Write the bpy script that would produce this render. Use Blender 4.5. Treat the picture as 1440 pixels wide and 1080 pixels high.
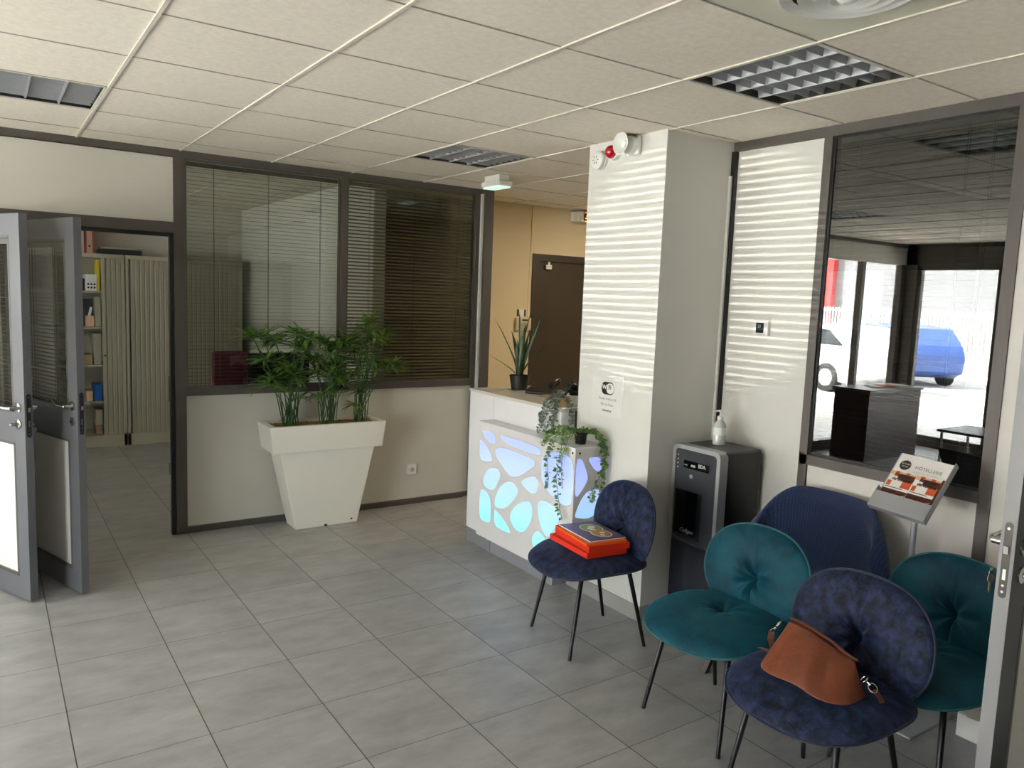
import bpy, bmesh, math, random
from mathutils import Vector, Matrix
random.seed(11)
for _o in list(bpy.data.objects): bpy.data.objects.remove(_o)
SC = bpy.context.scene
COL = SC.collection
PI = math.pi

def srgb(r, g, b):
    f = lambda c: (c/255/12.92) if c/255 <= .04045 else ((c/255+.055)/1.055)**2.4
    return (f(r), f(g), f(b), 1)

# ------------------------------------------------------------------ camera
YAW, PITCH, ROLL, FPX, EYE = .6013, -.1123, .0389, 1085.5, 1.7249
_f = Vector((math.sin(YAW)*math.cos(PITCH), math.cos(YAW)*math.cos(PITCH), math.sin(PITCH)))
_r = Vector((math.cos(YAW), -math.sin(YAW), 0)); _u = _r.cross(_f)
_r2 = _r*math.cos(ROLL)+_u*math.sin(ROLL); _u2 = -_r*math.sin(ROLL)+_u*math.cos(ROLL)
cam = bpy.data.cameras.new('camera'); camo = bpy.data.objects.new('camera', cam); COL.objects.link(camo)
M_ = Matrix((_r2, _u2, -_f)).transposed().to_4x4(); M_.translation = (0, 0, EYE)
camo.matrix_world = M_
cam.sensor_width = 36; cam.lens = FPX/1440*36; cam.clip_start = .05; cam.clip_end = 300
SC.camera = camo

# ------------------------------------------------------------------ world, sun, daylight portals, exposure
SC.view_settings.view_transform = 'Standard'; SC.view_settings.look = 'None'
SC.view_settings.gamma = 1; SC.view_settings.use_curve_mapping = False
SC.view_settings.exposure = 2.18
W = bpy.data.worlds.new('sky'); SC.world = W; W.use_nodes = True
nt = W.node_tree; bg = nt.nodes['Background']
sky = nt.nodes.new('ShaderNodeTexSky'); sky.sky_type = 'HOSEK_WILKIE'
sky.sun_direction = Vector((.45, .55, .72)).normalized(); sky.turbidity = 4.0
mixw = nt.nodes.new('ShaderNodeMix'); mixw.data_type = 'RGBA'; mixw.inputs[0].default_value = .72
nt.links.new(sky.outputs[0], mixw.inputs[6]); mixw.inputs[7].default_value = (.95, .975, 1.0, 1)
nt.links.new(mixw.outputs[2], bg.inputs[0]); bg.inputs[1].default_value = 5.0

def lamp(name, kind, loc, aim=None, **kw):
    l = bpy.data.lights.new(name, kind); o = bpy.data.objects.new(name, l); COL.objects.link(o)
    o.location = loc
    if aim is not None: o.rotation_euler = (Vector(aim)-Vector(loc)).to_track_quat('-Z', 'Y').to_euler()
    for k, v in kw.items():
        if k == 'portal': l.cycles.is_portal = True
        else: setattr(l, k, v)
    return o
lamp('sun', 'SUN', (5, 6, 9), aim=(5-.45*5, 6-.55*5, 9-.72*5), energy=21, angle=.01, color=(1, .965, .91))
# added spot imitating a low windscreen glint, it draws the blind stripes on the pillar
lamp('added_stripe_spot', 'SPOT', (-12.2, 4.2, .85), aim=(3.05, 2.9, 1.9), energy=1700, spot_size=math.radians(5.2),
     spot_blend=.35, shadow_soft_size=.007, color=(1, .95, .86))
FX = -3.2                                  # inner face of the glazed facade
H = 2.6                                    # ceiling height
YB = 5.57                                  # back partition plane
XR = 3.40                                  # right partition plane
def portal(loc, aim, sx, sy):
    lamp('window_daylight', 'AREA', loc, aim=aim, shape='RECTANGLE', size=sx, size_y=sy, energy=1, portal=True)
OPEN_X = [(4.40, 5.42), (2.15, 4.22), (.3, 2.0)]     # openings of the facade, along y
for a, b in OPEN_X:
    portal((FX-.12, (a+b)/2, 1.2), (0, (a+b)/2, 1.2), 2.25, b-a)
portal((-2.2, YB+.2, 1.2), (-2.2, 0, 1.2), 1.7, 2.25)
portal((-1.45, 7.35, 1.85), (3, 7.35, 1.85), .8, 1.3)

# ------------------------------------------------------------------ helpers
def tag(o, label=None, cat=None, group=None, kind=None):
    if label: o['label'] = label
    if cat: o['category'] = cat
    if group: o['group'] = group
    if kind: o['kind'] = kind
    return o
def thing(name, label, cat, loc=(0, 0, 0), rz=0, group=None):
    o = bpy.data.objects.new(name, None); COL.objects.link(o)
    o.location = loc; o.rotation_euler = (0, 0, rz); o.empty_display_size = .05
    return tag(o, label, cat, group)

class MB:
    def __init__(s): s.v = []; s.f = []; s.uv = {}
    def add(s, vs, fs):
        n = len(s.v); s.v += [tuple(v) for v in vs]; s.f += [tuple(i+n for i in f) for f in fs]; return s
    def box(s, x0, x1, y0, y1, z0, z1):
        v = [(x, y, z) for z in (z0, z1) for y in (y0, y1) for x in (x0, x1)]
        return s.add(v, [(0, 2, 3, 1), (4, 5, 7, 6), (0, 1, 5, 4), (2, 6, 7, 3), (0, 4, 6, 2), (1, 3, 7, 5)])
    def obox(s, c, ax, ay, az):          # oriented box: centre and three half vectors
        c, ax, ay, az = map(Vector, (c, ax, ay, az))
        v = [c+ax*i+ay*j+az*k for k in (-1, 1) for j in (-1, 1) for i in (-1, 1)]
        return s.add(v, [(0, 2, 3, 1), (4, 5, 7, 6), (0, 1, 5, 4), (2, 6, 7, 3), (0, 4, 6, 2), (1, 3, 7, 5)])
    def tube(s, pts, r, n=8, cap=True, flat=1.0):
        pts = [Vector(p) for p in pts]; rs = r if isinstance(r, (list, tuple)) else [r]*len(pts)
        t0 = (pts[1]-pts[0]).normalized()
        a = t0.cross(Vector((0, 0, 1)));
        if a.length < .05: a = t0.cross(Vector((1, 0, 0)))
        a.normalize(); base = len(s.v)
        for i, p in enumerate(pts):
            t = (pts[min(i+1, len(pts)-1)]-pts[max(i-1, 0)]).normalized()
            a = (a-t*a.dot(t)).normalized(); b = t.cross(a)
            for k in range(n):
                q = 2*PI*k/n; s.v.append(tuple(p+(a*math.cos(q)+b*math.sin(q)*flat)*rs[i]))
        for i in range(len(pts)-1):
            for k in range(n):
                k2 = (k+1) % n; A = base+i*n
                s.f.append((A+k, A+k2, A+n+k2, A+n+k))
        if cap:
            s.f.append(tuple(base+k for k in reversed(range(n))))
            s.f.append(tuple(base+(len(pts)-1)*n+k for k in range(n)))
        return s
    def ring(s, pts, r, n=6):            # closed tube
        pts = [Vector(p) for p in pts]; m = len(pts); base = len(s.v); a = None
        for i, p in enumerate(pts):
            t = (pts[(i+1) % m]-pts[i-1]).normalized()
            if a is None:
                a = t.cross(Vector((.3, .2, .9))).normalized()
            a = (a-t*a.dot(t)).normalized(); b = t.cross(a)
            for k in range(n):
                q = 2*PI*k/n; s.v.append(tuple(p+(a*math.cos(q)+b*math.sin(q))*r))
        for i in range(m):
            for k in range(n):
                k2 = (k+1) % n; A = base+i*n; B = base+((i+1) % m)*n
                s.f.append((A+k, A+k2, B+k2, B+k))
        return s
    def lathe(s, prof, c=(0, 0, 0), n=32, axis=(0, 0, 1), sx=1.0):
        z = Vector(axis).normalized(); x = z.cross(Vector((0, 1, 0)))
        if x.length < .1: x = z.cross(Vector((1, 0, 0)))
        x.normalize(); y = z.cross(x); c = Vector(c); base = len(s.v)
        for (r, h) in prof:
            for k in range(n):
                q = 2*PI*k/n; s.v.append(tuple(c+z*h+(x*math.cos(q)*sx+y*math.sin(q))*r))
        for i in range(len(prof)-1):
            for k in range(n):
                k2 = (k+1) % n; A = base+i*n
                s.f.append((A+k, A+k2, A+n+k2, A+n+k))
        if prof[0][0] > 1e-6: s.f.append(tuple(base+k for k in reversed(range(n))))
        if prof[-1][0] > 1e-6: s.f.append(tuple(base+(len(prof)-1)*n+k for k in range(n)))
        return s
    def prism(s, poly, ex):              # polygon of 3-D points pushed along ex
        ex = Vector(ex); n = len(poly); P = [Vector(p) for p in poly]
        s.add(P+[p+ex for p in P], [tuple(reversed(range(n))), tuple(range(n, 2*n))]+[(i, (i+1) % n, n+(i+1) % n, n+i) for i in range(n)])
        return s
    def build(s, name, mat, parent=None, smooth=None, bevel=0, seg=2, sub=0):
        me = bpy.data.meshes.new(name); me.from_pydata(s.v, [], s.f)
        bm = bmesh.new(); bm.from_mesh(me); bmesh.ops.remove_doubles(bm, verts=bm.verts, dist=1e-6)
        bmesh.ops.recalc_face_normals(bm, faces=bm.faces); bm.to_mesh(me); bm.free()
        me.materials.append(mat)
        o = bpy.data.objects.new(name, me); COL.objects.link(o)
        if parent: o.parent = parent
        if smooth is not None:
            for p in me.polygons: p.use_smooth = True
            if smooth < 3.1: me.set_sharp_from_angle(angle=smooth)
        if bevel:
            m = o.modifiers.new('bevel', 'BEVEL'); m.width = bevel; m.segments = seg; m.limit_method = 'ANGLE'; m.angle_limit = .6
            m.harden_normals = False
        if sub:
            m = o.modifiers.new('subsurf', 'SUBSURF'); m.levels = sub; m.render_levels = sub
        return o
SM = math.radians(38)

def pieces(mb, name, m, parent=None, **k):
    """one object for every loose piece collected in mb"""
    up = list(range(len(mb.v)))
    def find(i):
        while up[i] != i: up[i] = up[up[i]]; i = up[i]
        return i
    for f in mb.f:
        for q in f[1:]: up[find(q)] = find(f[0])
    g = {}
    for f in mb.f: g.setdefault(find(f[0]), []).append(f)
    out = []
    for fs in g.values():
        ids = sorted({i for f in fs for i in f}); mp = {i: n for n, i in enumerate(ids)}
        p = MB(); p.v = [mb.v[i] for i in ids]; p.f = [tuple(mp[i] for i in f) for f in fs]
        out.append(p.build(name, m, parent, **k))
    return out

def lathe_mb(*a, **k): return MB().lathe(*a, **k)

def copy_tree(o, parent=None):
    c = o.copy(); COL.objects.link(c)
    if parent: c.parent = parent
    for ch in list(o.children): copy_tree(ch, c)
    return c

def text(name, body, mat, size, loc, right, up, parent=None, ext=.0004, align='LEFT', bold=0, shear=0, sx=1.0):
    cu = bpy.data.curves.new(name, 'FONT'); cu.body = body; cu.size = size; cu.extrude = ext
    cu.align_x = align; cu.align_y = 'BOTTOM'; cu.offset = bold; cu.shear = shear; cu.resolution_u = 3
    t = bpy.data.objects.new(name, cu); COL.objects.link(t)
    dg = bpy.context.evaluated_depsgraph_get(); me = bpy.data.meshes.new_from_object(t.evaluated_get(dg))
    bpy.data.objects.remove(t)
    r = Vector(right).normalized(); u = Vector(up).normalized(); n = r.cross(u)
    m = Matrix((r*sx, u, n)).transposed().to_4x4(); m.translation = Vector(loc); me.transform(m)
    me.materials.clear(); me.materials.append(mat)
    o = bpy.data.objects.new(name, me); COL.objects.link(o)
    if parent: o.parent = parent
    return o

# ------------------------------------------------------------------ materials
def mat(name, col, rough=.5, metal=0, noise=0, nscale=8, sheen=0, bump=0, bscale=60, coat=0, spec=.5, col2=None, emit=0):
    m = bpy.data.materials.new(name); m.use_nodes = True; t = m.node_tree; b = t.nodes['Principled BSDF']
    b.inputs['Base Color'].default_value = col; b.inputs['Roughness'].default_value = rough
    b.inputs['Metallic'].default_value = metal; b.inputs['Specular IOR Level'].default_value = spec
    b.inputs['Coat Weight'].default_value = coat
    if sheen: b.inputs['Sheen Weight'].default_value = sheen; b.inputs['Sheen Roughness'].default_value = .35
    co = t.nodes.new('ShaderNodeTexCoord')
    if noise or col2:
        n = t.nodes.new('ShaderNodeTexNoise'); n.inputs['Scale'].default_value = nscale; n.inputs['Detail'].default_value = 5
        t.links.new(co.outputs['Object'], n.inputs['Vector'])
        r = t.nodes.new('ShaderNodeValToRGB'); r.color_ramp.elements[0].position = .32; r.color_ramp.elements[1].position = .68
        c2 = col2 or tuple(min(1, c*(1+noise)) for c in col[:3])+(1,); c1 = col if col2 else tuple(c*(1-noise) for c in col[:3])+(1,)
        r.color_ramp.elements[0].color = c1; r.color_ramp.elements[1].color = c2
        t.links.new(n.outputs[0], r.inputs[0]); t.links.new(r.outputs[0], b.inputs['Base Color'])
    if bump:
        n2 = t.nodes.new('ShaderNodeTexNoise'); n2.inputs['Scale'].default_value = bscale; n2.inputs['Detail'].default_value = 4
        t.links.new(co.outputs['Object'], n2.inputs['Vector'])
        bp = t.nodes.new('ShaderNodeBump'); bp.inputs['Strength'].default_value = bump; bp.inputs['Distance'].default_value = .01
        t.links.new(n2.outputs[0], bp.inputs['Height']); t.links.new(bp.outputs[0], b.inputs['Normal'])
    if emit:
        b.inputs['Emission Color'].default_value = col; b.inputs['Emission Strength'].default_value = emit
    return m

def M2(t, op, a, b=None, c=None):
    n = t.nodes.new('ShaderNodeMath'); n.operation = op
    for i, x in enumerate((a, b, c)):
        if x is None: continue
        if isinstance(x, (int, float)): n.inputs[i].default_value = x
        else: t.links.new(x, n.inputs[i])
    return n.outputs[0]

def glass_mat(name, tint=(1, 1, 1, 1), ior=1.5, boost=1.0):
    m = bpy.data.materials.new(name); m.use_nodes = True; t = m.node_tree; t.nodes.clear()
    o = t.nodes.new('ShaderNodeOutputMaterial'); mx = t.nodes.new('ShaderNodeMixShader')
    tr = t.nodes.new('ShaderNodeBsdfTransparent'); tr.inputs[0].default_value = tint
    gl = t.nodes.new('ShaderNodeBsdfGlossy'); gl.inputs['Roughness'].default_value = 0.0
    fr = t.nodes.new('ShaderNodeFresnel'); fr.inputs[0].default_value = ior
    ge = t.nodes.new('ShaderNodeNewGeometry')      # only the side a ray enters by mirrors, the pane is one thin sheet
    f = M2(t, 'MULTIPLY', fr.outputs[0], boost); f = M2(t, 'MINIMUM', f, 1.0); f = M2(t, 'MULTIPLY', f, M2(t, 'SUBTRACT', 1, ge.outputs['Backfacing']))
    t.links.new(f, mx.inputs[0]); t.links.new(tr.outputs[0], mx.inputs[1]); t.links.new(gl.outputs[0], mx.inputs[2])
    t.links.new(mx.outputs[0], o.inputs[0]); return m

def floor_mat():
    m = bpy.data.materials.new('grey_floor_tile'); m.use_nodes = True; t = m.node_tree; b = t.nodes['Principled BSDF']
    g = t.nodes.new('ShaderNodeNewGeometry'); s = t.nodes.new('ShaderNodeSeparateXYZ'); t.links.new(g.outputs['Position'], s.inputs[0])
    S = .45
    ux = M2(t, 'DIVIDE', M2(t, 'SUBTRACT', s.outputs[0], .2234-.45*40), S); uy = M2(t, 'DIVIDE', M2(t, 'SUBTRACT', s.outputs[1], 4.2975-.45*40), S)
    fx = M2(t, 'FRACT', ux); fy = M2(t, 'FRACT', uy)
    dx = M2(t, 'MINIMUM', fx, M2(t, 'SUBTRACT', 1, fx)); dy = M2(t, 'MINIMUM', fy, M2(t, 'SUBTRACT', 1, fy))
    gx = M2(t, 'LESS_THAN', dx, .0021/S); gy = M2(t, 'LESS_THAN', dy, .0016/S)
    cx = M2(t, 'FLOOR', ux); cy = M2(t, 'FLOOR', uy)
    cmb = t.nodes.new('ShaderNodeCombineXYZ'); t.links.new(cx, cmb.inputs[0]); t.links.new(cy, cmb.inputs[1])
    wn = t.nodes.new('ShaderNodeTexWhiteNoise'); wn.noise_dimensions = '2D'; t.links.new(cmb.outputs[0], wn.inputs['Vector'])
    # cloudy concrete look, shifted per tile
    add = t.nodes.new('ShaderNodeVectorMath'); add.operation = 'MULTIPLY_ADD'; t.links.new(wn.outputs['Color'], add.inputs[0])
    add.inputs[1].default_value = (7, 7, 7); t.links.new(g.outputs['Position'], add.inputs[2])
    mp = t.nodes.new('ShaderNodeMapping'); mp.inputs['Scale'].default_value = (1, 2.0, 1); t.links.new(add.outputs[0], mp.inputs[0])
    n = t.nodes.new('ShaderNodeTexNoise'); n.inputs['Scale'].default_value = 4.5; n.inputs['Detail'].default_value = 9; n.inputs['Roughness'].default_value = .62
    t.links.new(mp.outputs[0], n.inputs['Vector'])
    r = t.nodes.new('ShaderNodeValToRGB'); r.color_ramp.elements[0].position = .3; r.color_ramp.elements[1].position = .72
    r.color_ramp.elements[0].color = srgb(146, 146, 145); r.color_ramp.elements[1].color = srgb(176, 176, 175)
    t.links.new(n.outputs[0], r.inputs[0])
    hv = t.nodes.new('ShaderNodeHueSaturation'); t.links.new(r.outputs[0], hv.inputs['Color'])
    t.links.new(M2(t, 'MULTIPLY_ADD', wn.outputs['Value'], .10, .95), hv.inputs['Value'])
    m1 = t.nodes.new('ShaderNodeMix'); m1.data_type = 'RGBA'; t.links.new(gy, m1.inputs[0]); t.links.new(hv.outputs[0], m1.inputs[6]); m1.inputs[7].default_value = srgb(84, 82, 80)
    m2 = t.nodes.new('ShaderNodeMix'); m2.data_type = 'RGBA'; t.links.new(gx, m2.inputs[0]); t.links.new(m1.outputs[2], m2.inputs[6]); m2.inputs[7].default_value = srgb(62, 60, 58)
    t.links.new(m2.outputs[2], b.inputs['Base Color'])
    b.inputs['Roughness'].default_value = .36
    rr = M2(t, 'MULTIPLY_ADD', n.outputs[0], .12, .30); t.links.new(rr, b.inputs['Roughness'])
    gm = M2(t, 'MAXIMUM', gx, gy); bp = t.nodes.new('ShaderNodeBump'); bp.inputs['Strength'].default_value = .5; bp.inputs['Distance'].default_value = .002
    t.links.new(M2(t, 'SUBTRACT', 1, gm), bp.inputs['Height']); t.links.new(bp.outputs[0], b.inputs['Normal'])
    return m

def ceiling_mat():
    m = bpy.data.materials.new('mineral_ceiling_tile'); m.use_nodes = True; t = m.node_tree; b = t.nodes['Principled BSDF']
    g = t.nodes.new('ShaderNodeNewGeometry'); s = t.nodes.new('ShaderNodeSeparateXYZ'); t.links.new(g.outputs['Position'], s.inputs[0])
    cx = M2(t, 'FLOOR', M2(t, 'DIVIDE', M2(t, 'SUBTRACT', s.outputs[0], .5003-12), .6)); cy = M2(t, 'FLOOR', M2(t, 'DIVIDE', M2(t, 'SUBTRACT', s.outputs[1], 2.848-12), .6))
    cmb = t.nodes.new('ShaderNodeCombineXYZ'); t.links.new(cx, cmb.inputs[0]); t.links.new(cy, cmb.inputs[1])
    wn = t.nodes.new('ShaderNodeTexWhiteNoise'); wn.noise_dimensions = '2D'; t.links.new(cmb.outputs[0], wn.inputs['Vector'])
    n = t.nodes.new('ShaderNodeTexNoise'); n.inputs['Scale'].default_value = 38; n.inputs['Detail'].default_value = 6; n.inputs['Roughness'].default_value = .7
    t.links.new(g.outputs['Position'], n.inputs['Vector'])
    r = t.nodes.new('ShaderNodeValToRGB'); r.color_ramp.elements[0].position = .34; r.color_ramp.elements[1].position = .62
    r.color_ramp.elements[0].color = srgb(236, 226, 211); r.color_ramp.elements[1].color = srgb(247, 238, 224)
    t.links.new(n.outputs[0], r.inputs[0])
    hv = t.nodes.new('ShaderNodeHueSaturation'); t.links.new(r.outputs[0], hv.inputs['Color'])
    t.links.new(M2(t, 'MULTIPLY_ADD', wn.outputs['Value'], .05, .97), hv.inputs['Value'])
    t.links.new(hv.outputs[0], b.inputs['Base Color']); b.inputs['Roughness'].default_value = .9
    bp = t.nodes.new('ShaderNodeBump'); bp.inputs['Strength'].default_value = .12; bp.inputs['Distance'].default_value = .003
    t.links.new(n.outputs[0], bp.inputs['Height']); t.links.new(bp.outputs[0], b.inputs['Normal'])
    return m

def velvet(name, dark, light, crush, sheen=.6):
    m = bpy.data.materials.new(name); m.use_nodes = True; t = m.node_tree; b = t.nodes['Principled BSDF']
    co = t.nodes.new('ShaderNodeTexCoord')
    n = t.nodes.new('ShaderNodeTexNoise'); n.inputs['Scale'].default_value = 26 if crush else 5; n.inputs['Detail'].default_value = 7
    n.inputs['Roughness'].default_value = .68; n.inputs['Distortion'].default_value = .35 if crush else .2
    t.links.new(co.outputs['Object'], n.inputs['Vector'])
    r = t.nodes.new('ShaderNodeValToRGB'); r.color_ramp.elements[0].position = .38; r.color_ramp.elements[1].position = .66
    r.color_ramp.elements[0].color = dark; r.color_ramp.elements[1].color = light
    t.links.new(n.outputs[0], r.inputs[0]); t.links.new(r.outputs[0], b.inputs['Base Color'])
    b.inputs['Roughness'].default_value = .62; b.inputs['Specular IOR Level'].default_value = .25
    b.inputs['Sheen Weight'].default_value = sheen; b.inputs['Sheen Roughness'].default_value = .4
    b.inputs['Sheen Tint'].default_value = tuple(min(1, c*5+.08) for c in light[:3])+(1,)
    bp = t.nodes.new('ShaderNodeBump'); bp.inputs['Strength'].default_value = .35 if crush else .12; bp.inputs['Distance'].default_value = .01
    t.links.new(n.outputs[0], bp.inputs['Height']); t.links.new(bp.outputs[0], b.inputs['Normal'])
    return m

def tweed_mat():
    m = bpy.data.materials.new('blue_tweed'); m.use_nodes = True; t = m.node_tree; b = t.nodes['Principled BSDF']
    co = t.nodes.new('ShaderNodeTexCoord'); s = t.nodes.new('ShaderNodeSeparateXYZ'); t.links.new(co.outputs['Object'], s.inputs[0])
    k = 2*PI/.0135
    a = M2(t, 'SINE', M2(t, 'MULTIPLY', s.outputs[1], k)); c = M2(t, 'SINE', M2(t, 'MULTIPLY', M2(t, 'ADD', s.outputs[2], s.outputs[0]), k))
    w = M2(t, 'MAXIMUM', a, c); w = M2(t, 'MULTIPLY_ADD', w, .5, .5)
    r = t.nodes.new('ShaderNodeValToRGB'); r.color_ramp.elements[0].position = .25; r.color_ramp.elements[1].position = .8
    r.color_ramp.elements[0].color = srgb(6, 12, 32); r.color_ramp.elements[1].color = srgb(24, 48, 92)
    t.links.new(w, r.inputs[0]); t.links.new(r.outputs[0], b.inputs['Base Color']); b.inputs['Roughness'].default_value = .85
    b.inputs['Sheen Weight'].default_value = .2
    bp = t.nodes.new('ShaderNodeBump'); bp.inputs['Strength'].default_value = .4; bp.inputs['Distance'].default_value = .002
    t.links.new(w, bp.inputs['Height']); t.links.new(bp.outputs[0], b.inputs['Normal'])
    return m

def cell_mat():          # lit cells: the LED behind them runs from violet (top) to cyan (bottom)
    m = bpy.data.materials.new('colour_changing_cell'); m.use_nodes = True; t = m.node_tree; b = t.nodes['Principled BSDF']
    g = t.nodes.new('ShaderNodeNewGeometry'); s = t.nodes.new('ShaderNodeSeparateXYZ'); t.links.new(g.outputs['Position'], s.inputs[0])
    r = t.nodes.new('ShaderNodeValToRGB'); e = r.color_ramp.elements
    e[0].position = .22; e[0].color = srgb(96, 240, 246); e[1].position = .88; e[1].color = srgb(150, 160, 255)
    x = e.new(.42); x.color = srgb(150, 220, 246); x = e.new(.66); x.color = srgb(180, 200, 253)
    t.links.new(s.outputs[2], r.inputs[0])
    t.links.new(r.outputs[0], b.inputs['Emission Color']); b.inputs['Emission Strength'].default_value = .20
    b.inputs['Base Color'].default_value = srgb(146, 164, 204); b.inputs['Roughness'].default_value = .35
    return m

def leaf_mat(name, a, b_, rough=.45):
    m = mat(name, a, rough, col2=b_, nscale=14); m.node_tree.nodes['Principled BSDF'].inputs['Subsurface Weight'].default_value = 0
    return m

def soil_mat():
    return mat('wood_chip_soil', srgb(120, 84, 45), .95, col2=srgb(176, 136, 88), nscale=90, bump=1, bscale=70)

FLOOR = floor_mat(); CEIL = ceiling_mat()
WALL = mat('white_wall_panel', srgb(222, 220, 214), .55, noise=.012, nscale=3)
PANEL = mat('pale_grey_partition_panel', srgb(206, 202, 192), .5, noise=.015, nscale=2.5)
CREAM = mat('cream_wall', srgb(222, 204, 168), .6, noise=.015, nscale=3)
FRAME = mat('dark_bronze_frame', srgb(88, 82, 76), .42, noise=.02)
FRAMED = mat('black_gasket', srgb(24, 23, 23), .5)
WHITE = mat('white_plastic', srgb(232, 231, 226), .35, noise=.01)
PLANTER = mat('white_moulded_plastic', srgb(236, 232, 220), .42, noise=.012, nscale=3, bump=.03)
LAC = mat('white_lacquer', srgb(232, 231, 232), .22, noise=.01)
PLINTH = mat('brushed_grey_plinth', srgb(165, 168, 174), .35, metal=.4, noise=.03)
SKIRT = mat('grey_tile_skirting', srgb(160, 158, 154), .4, noise=.06, nscale=6)
GREYDOOR = mat('grey_door_aluminium', srgb(98, 98, 102), .38, noise=.02)
DARKDOOR = mat('dark_brown_door', srgb(62, 52, 40), .45, noise=.05, nscale=5)
CHROME = mat('satin_steel', srgb(190, 188, 184), .25, metal=1)
BLACKP = mat('black_plastic', srgb(14, 15, 17), .3, noise=.05)
BLACKM = mat('black_powder_coat', srgb(16, 17, 19), .35, spec=.5)
CHARC = mat('charcoal_plastic', srgb(52, 54, 60), .33, noise=.03)
SILVER = mat('silver_paint', srgb(176, 178, 180), .32, metal=.6)
SILVER2 = mat('silver_grey_lacquer', srgb(168, 172, 176), .4, metal=.3)
GLASS = glass_mat('partition_glass', (.80, .82, .78, 1), 1.5, 2.0)
GLASSR = glass_mat('mirror_like_glass', (.55, .6, .55, 1), 1.6, 3.4)
GLASSX = glass_mat('facade_glass', (.93, .95, .94, 1), 1.45, 1.0)
SLAT = mat('blind_slat', srgb(92, 88, 78), .5)
SLATB = mat('brown_blind_slat', srgb(156, 136, 106), .5)
SLATR = mat('grey_blind_slat', srgb(96, 98, 92), .5)
CORD = mat('blind_cord', srgb(70, 68, 62), .8)
NAVY = velvet('crushed_navy_velvet', srgb(6, 9, 24), srgb(40, 54, 90), True, .22)
NAVYP = mat('navy_piping', srgb(22, 28, 55), .6, sheen=.3)
TEAL = velvet('teal_velvet', srgb(0, 50, 66), srgb(0, 80, 96), False, .22)
TEALP = mat('teal_piping', srgb(6, 92, 96), .55, sheen=.4)
TWEED = tweed_mat()
TAN = mat('tan_leather', srgb(118, 60, 36), .42, noise=.14, nscale=7, bump=.35, bscale=22)
TAN2 = mat('brown_leather_strap', srgb(92, 46, 30), .45, noise=.1)
REDF = mat('red_card', srgb(226, 52, 22), .45, noise=.03)
REDF2 = mat('dark_red_card', srgb(190, 34, 20), .5, noise=.03)
ORNG = mat('orange_card', srgb(250, 104, 12), .5, noise=.03)
PURP = mat('purple_print', srgb(96, 78, 112), .35, noise=.05, nscale=30)
PAPER = mat('white_paper', srgb(236, 235, 230), .6)
GREENP = mat('green_print', srgb(150, 170, 66), .5)
OCHRE = mat('ochre_print', srgb(196, 140, 50), .5)
LEAF1 = leaf_mat('papyrus_green', srgb(62, 100, 38), srgb(122, 160, 60))
STEM1 = leaf_mat('papyrus_stem', srgb(42, 70, 36), srgb(74, 104, 50))
LEAF2 = leaf_mat('fresh_green_leaf', srgb(86, 128, 62), srgb(150, 182, 104))
LEAF3 = leaf_mat('grey_green_leaf', srgb(96, 112, 104), srgb(150, 164, 152))
LEAF4 = leaf_mat('dark_leaf', srgb(24, 30, 28), srgb(62, 72, 76))
SNAKE = leaf_mat('snake_plant_leaf', srgb(22, 44, 22), srgb(64, 88, 42))
SOIL = soil_mat()
CAB = mat('beige_cabinet_steel', srgb(166, 160, 140), .45, noise=.01)
CAB2 = mat('beige_tambour', srgb(154, 148, 128), .45)
REDG = mat('red_beacon_lens', srgb(190, 8, 30), .15, coat=.6)
BROWN = mat('brown_print', srgb(86, 36, 20), .4, noise=.3, nscale=40)
ORINK = mat('orange_red_print', srgb(206, 88, 48), .45)
CREAMP = mat('cream_print', srgb(222, 180, 140), .45)
BLUEP = mat('blue_plastic', srgb(20, 92, 170), .4)
YEL = mat('yellow_card', srgb(214, 190, 20), .5)
CARDB = mat('cardboard', srgb(150, 128, 96), .8)
INK = mat('black_print', srgb(28, 26, 26), .6)
GINK = mat('grey_print', srgb(120, 116, 112), .6)
PURC = mat('purple_red_fabric', srgb(120, 40, 58), .8, noise=.1)
KEYB = mat('nickel_key', srgb(214, 204, 178), .3, metal=.8)
LIQ = mat('clear_gel_bottle', srgb(206, 210, 210), .15, coat=.5)
LOUV = mat('aluminium_louvre', srgb(176, 178, 182), .38, metal=.25)
HOUSE = mat('dark_fixture_interior', srgb(78, 77, 74), .35, metal=.3)
ASPH = mat('pale_car_park_asphalt', srgb(194, 190, 184), .9, noise=.06, nscale=1.2)
FENCE = mat('white_fence_paint', srgb(225, 225, 222), .5)
CARW = mat('white_car_paint', srgb(225, 226, 226), .2, coat=.8)
CARB = mat('blue_car_paint', srgb(36, 76, 150), .2, coat=.8)
TYRE = mat('black_rubber', srgb(22, 22, 22), .7)
CARG = mat('dark_car_window', srgb(30, 36, 40), .08)
REDW = mat('red_cladding', srgb(200, 60, 58), .5)
TREEG = leaf_mat('tree_green', srgb(58, 84, 36), srgb(120, 140, 60))
CELL = cell_mat()

# ------------------------------------------------------------------ room shell
def S(name, mb, m, parent=None, **k):
    o = mb.build(name, m, parent, **k)
    if parent is None: o['kind'] = 'structure'
    return o

S('floor', MB().box(FX-.1, 7.2, -2.3, 9.6, -.06, 0), FLOOR)

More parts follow.
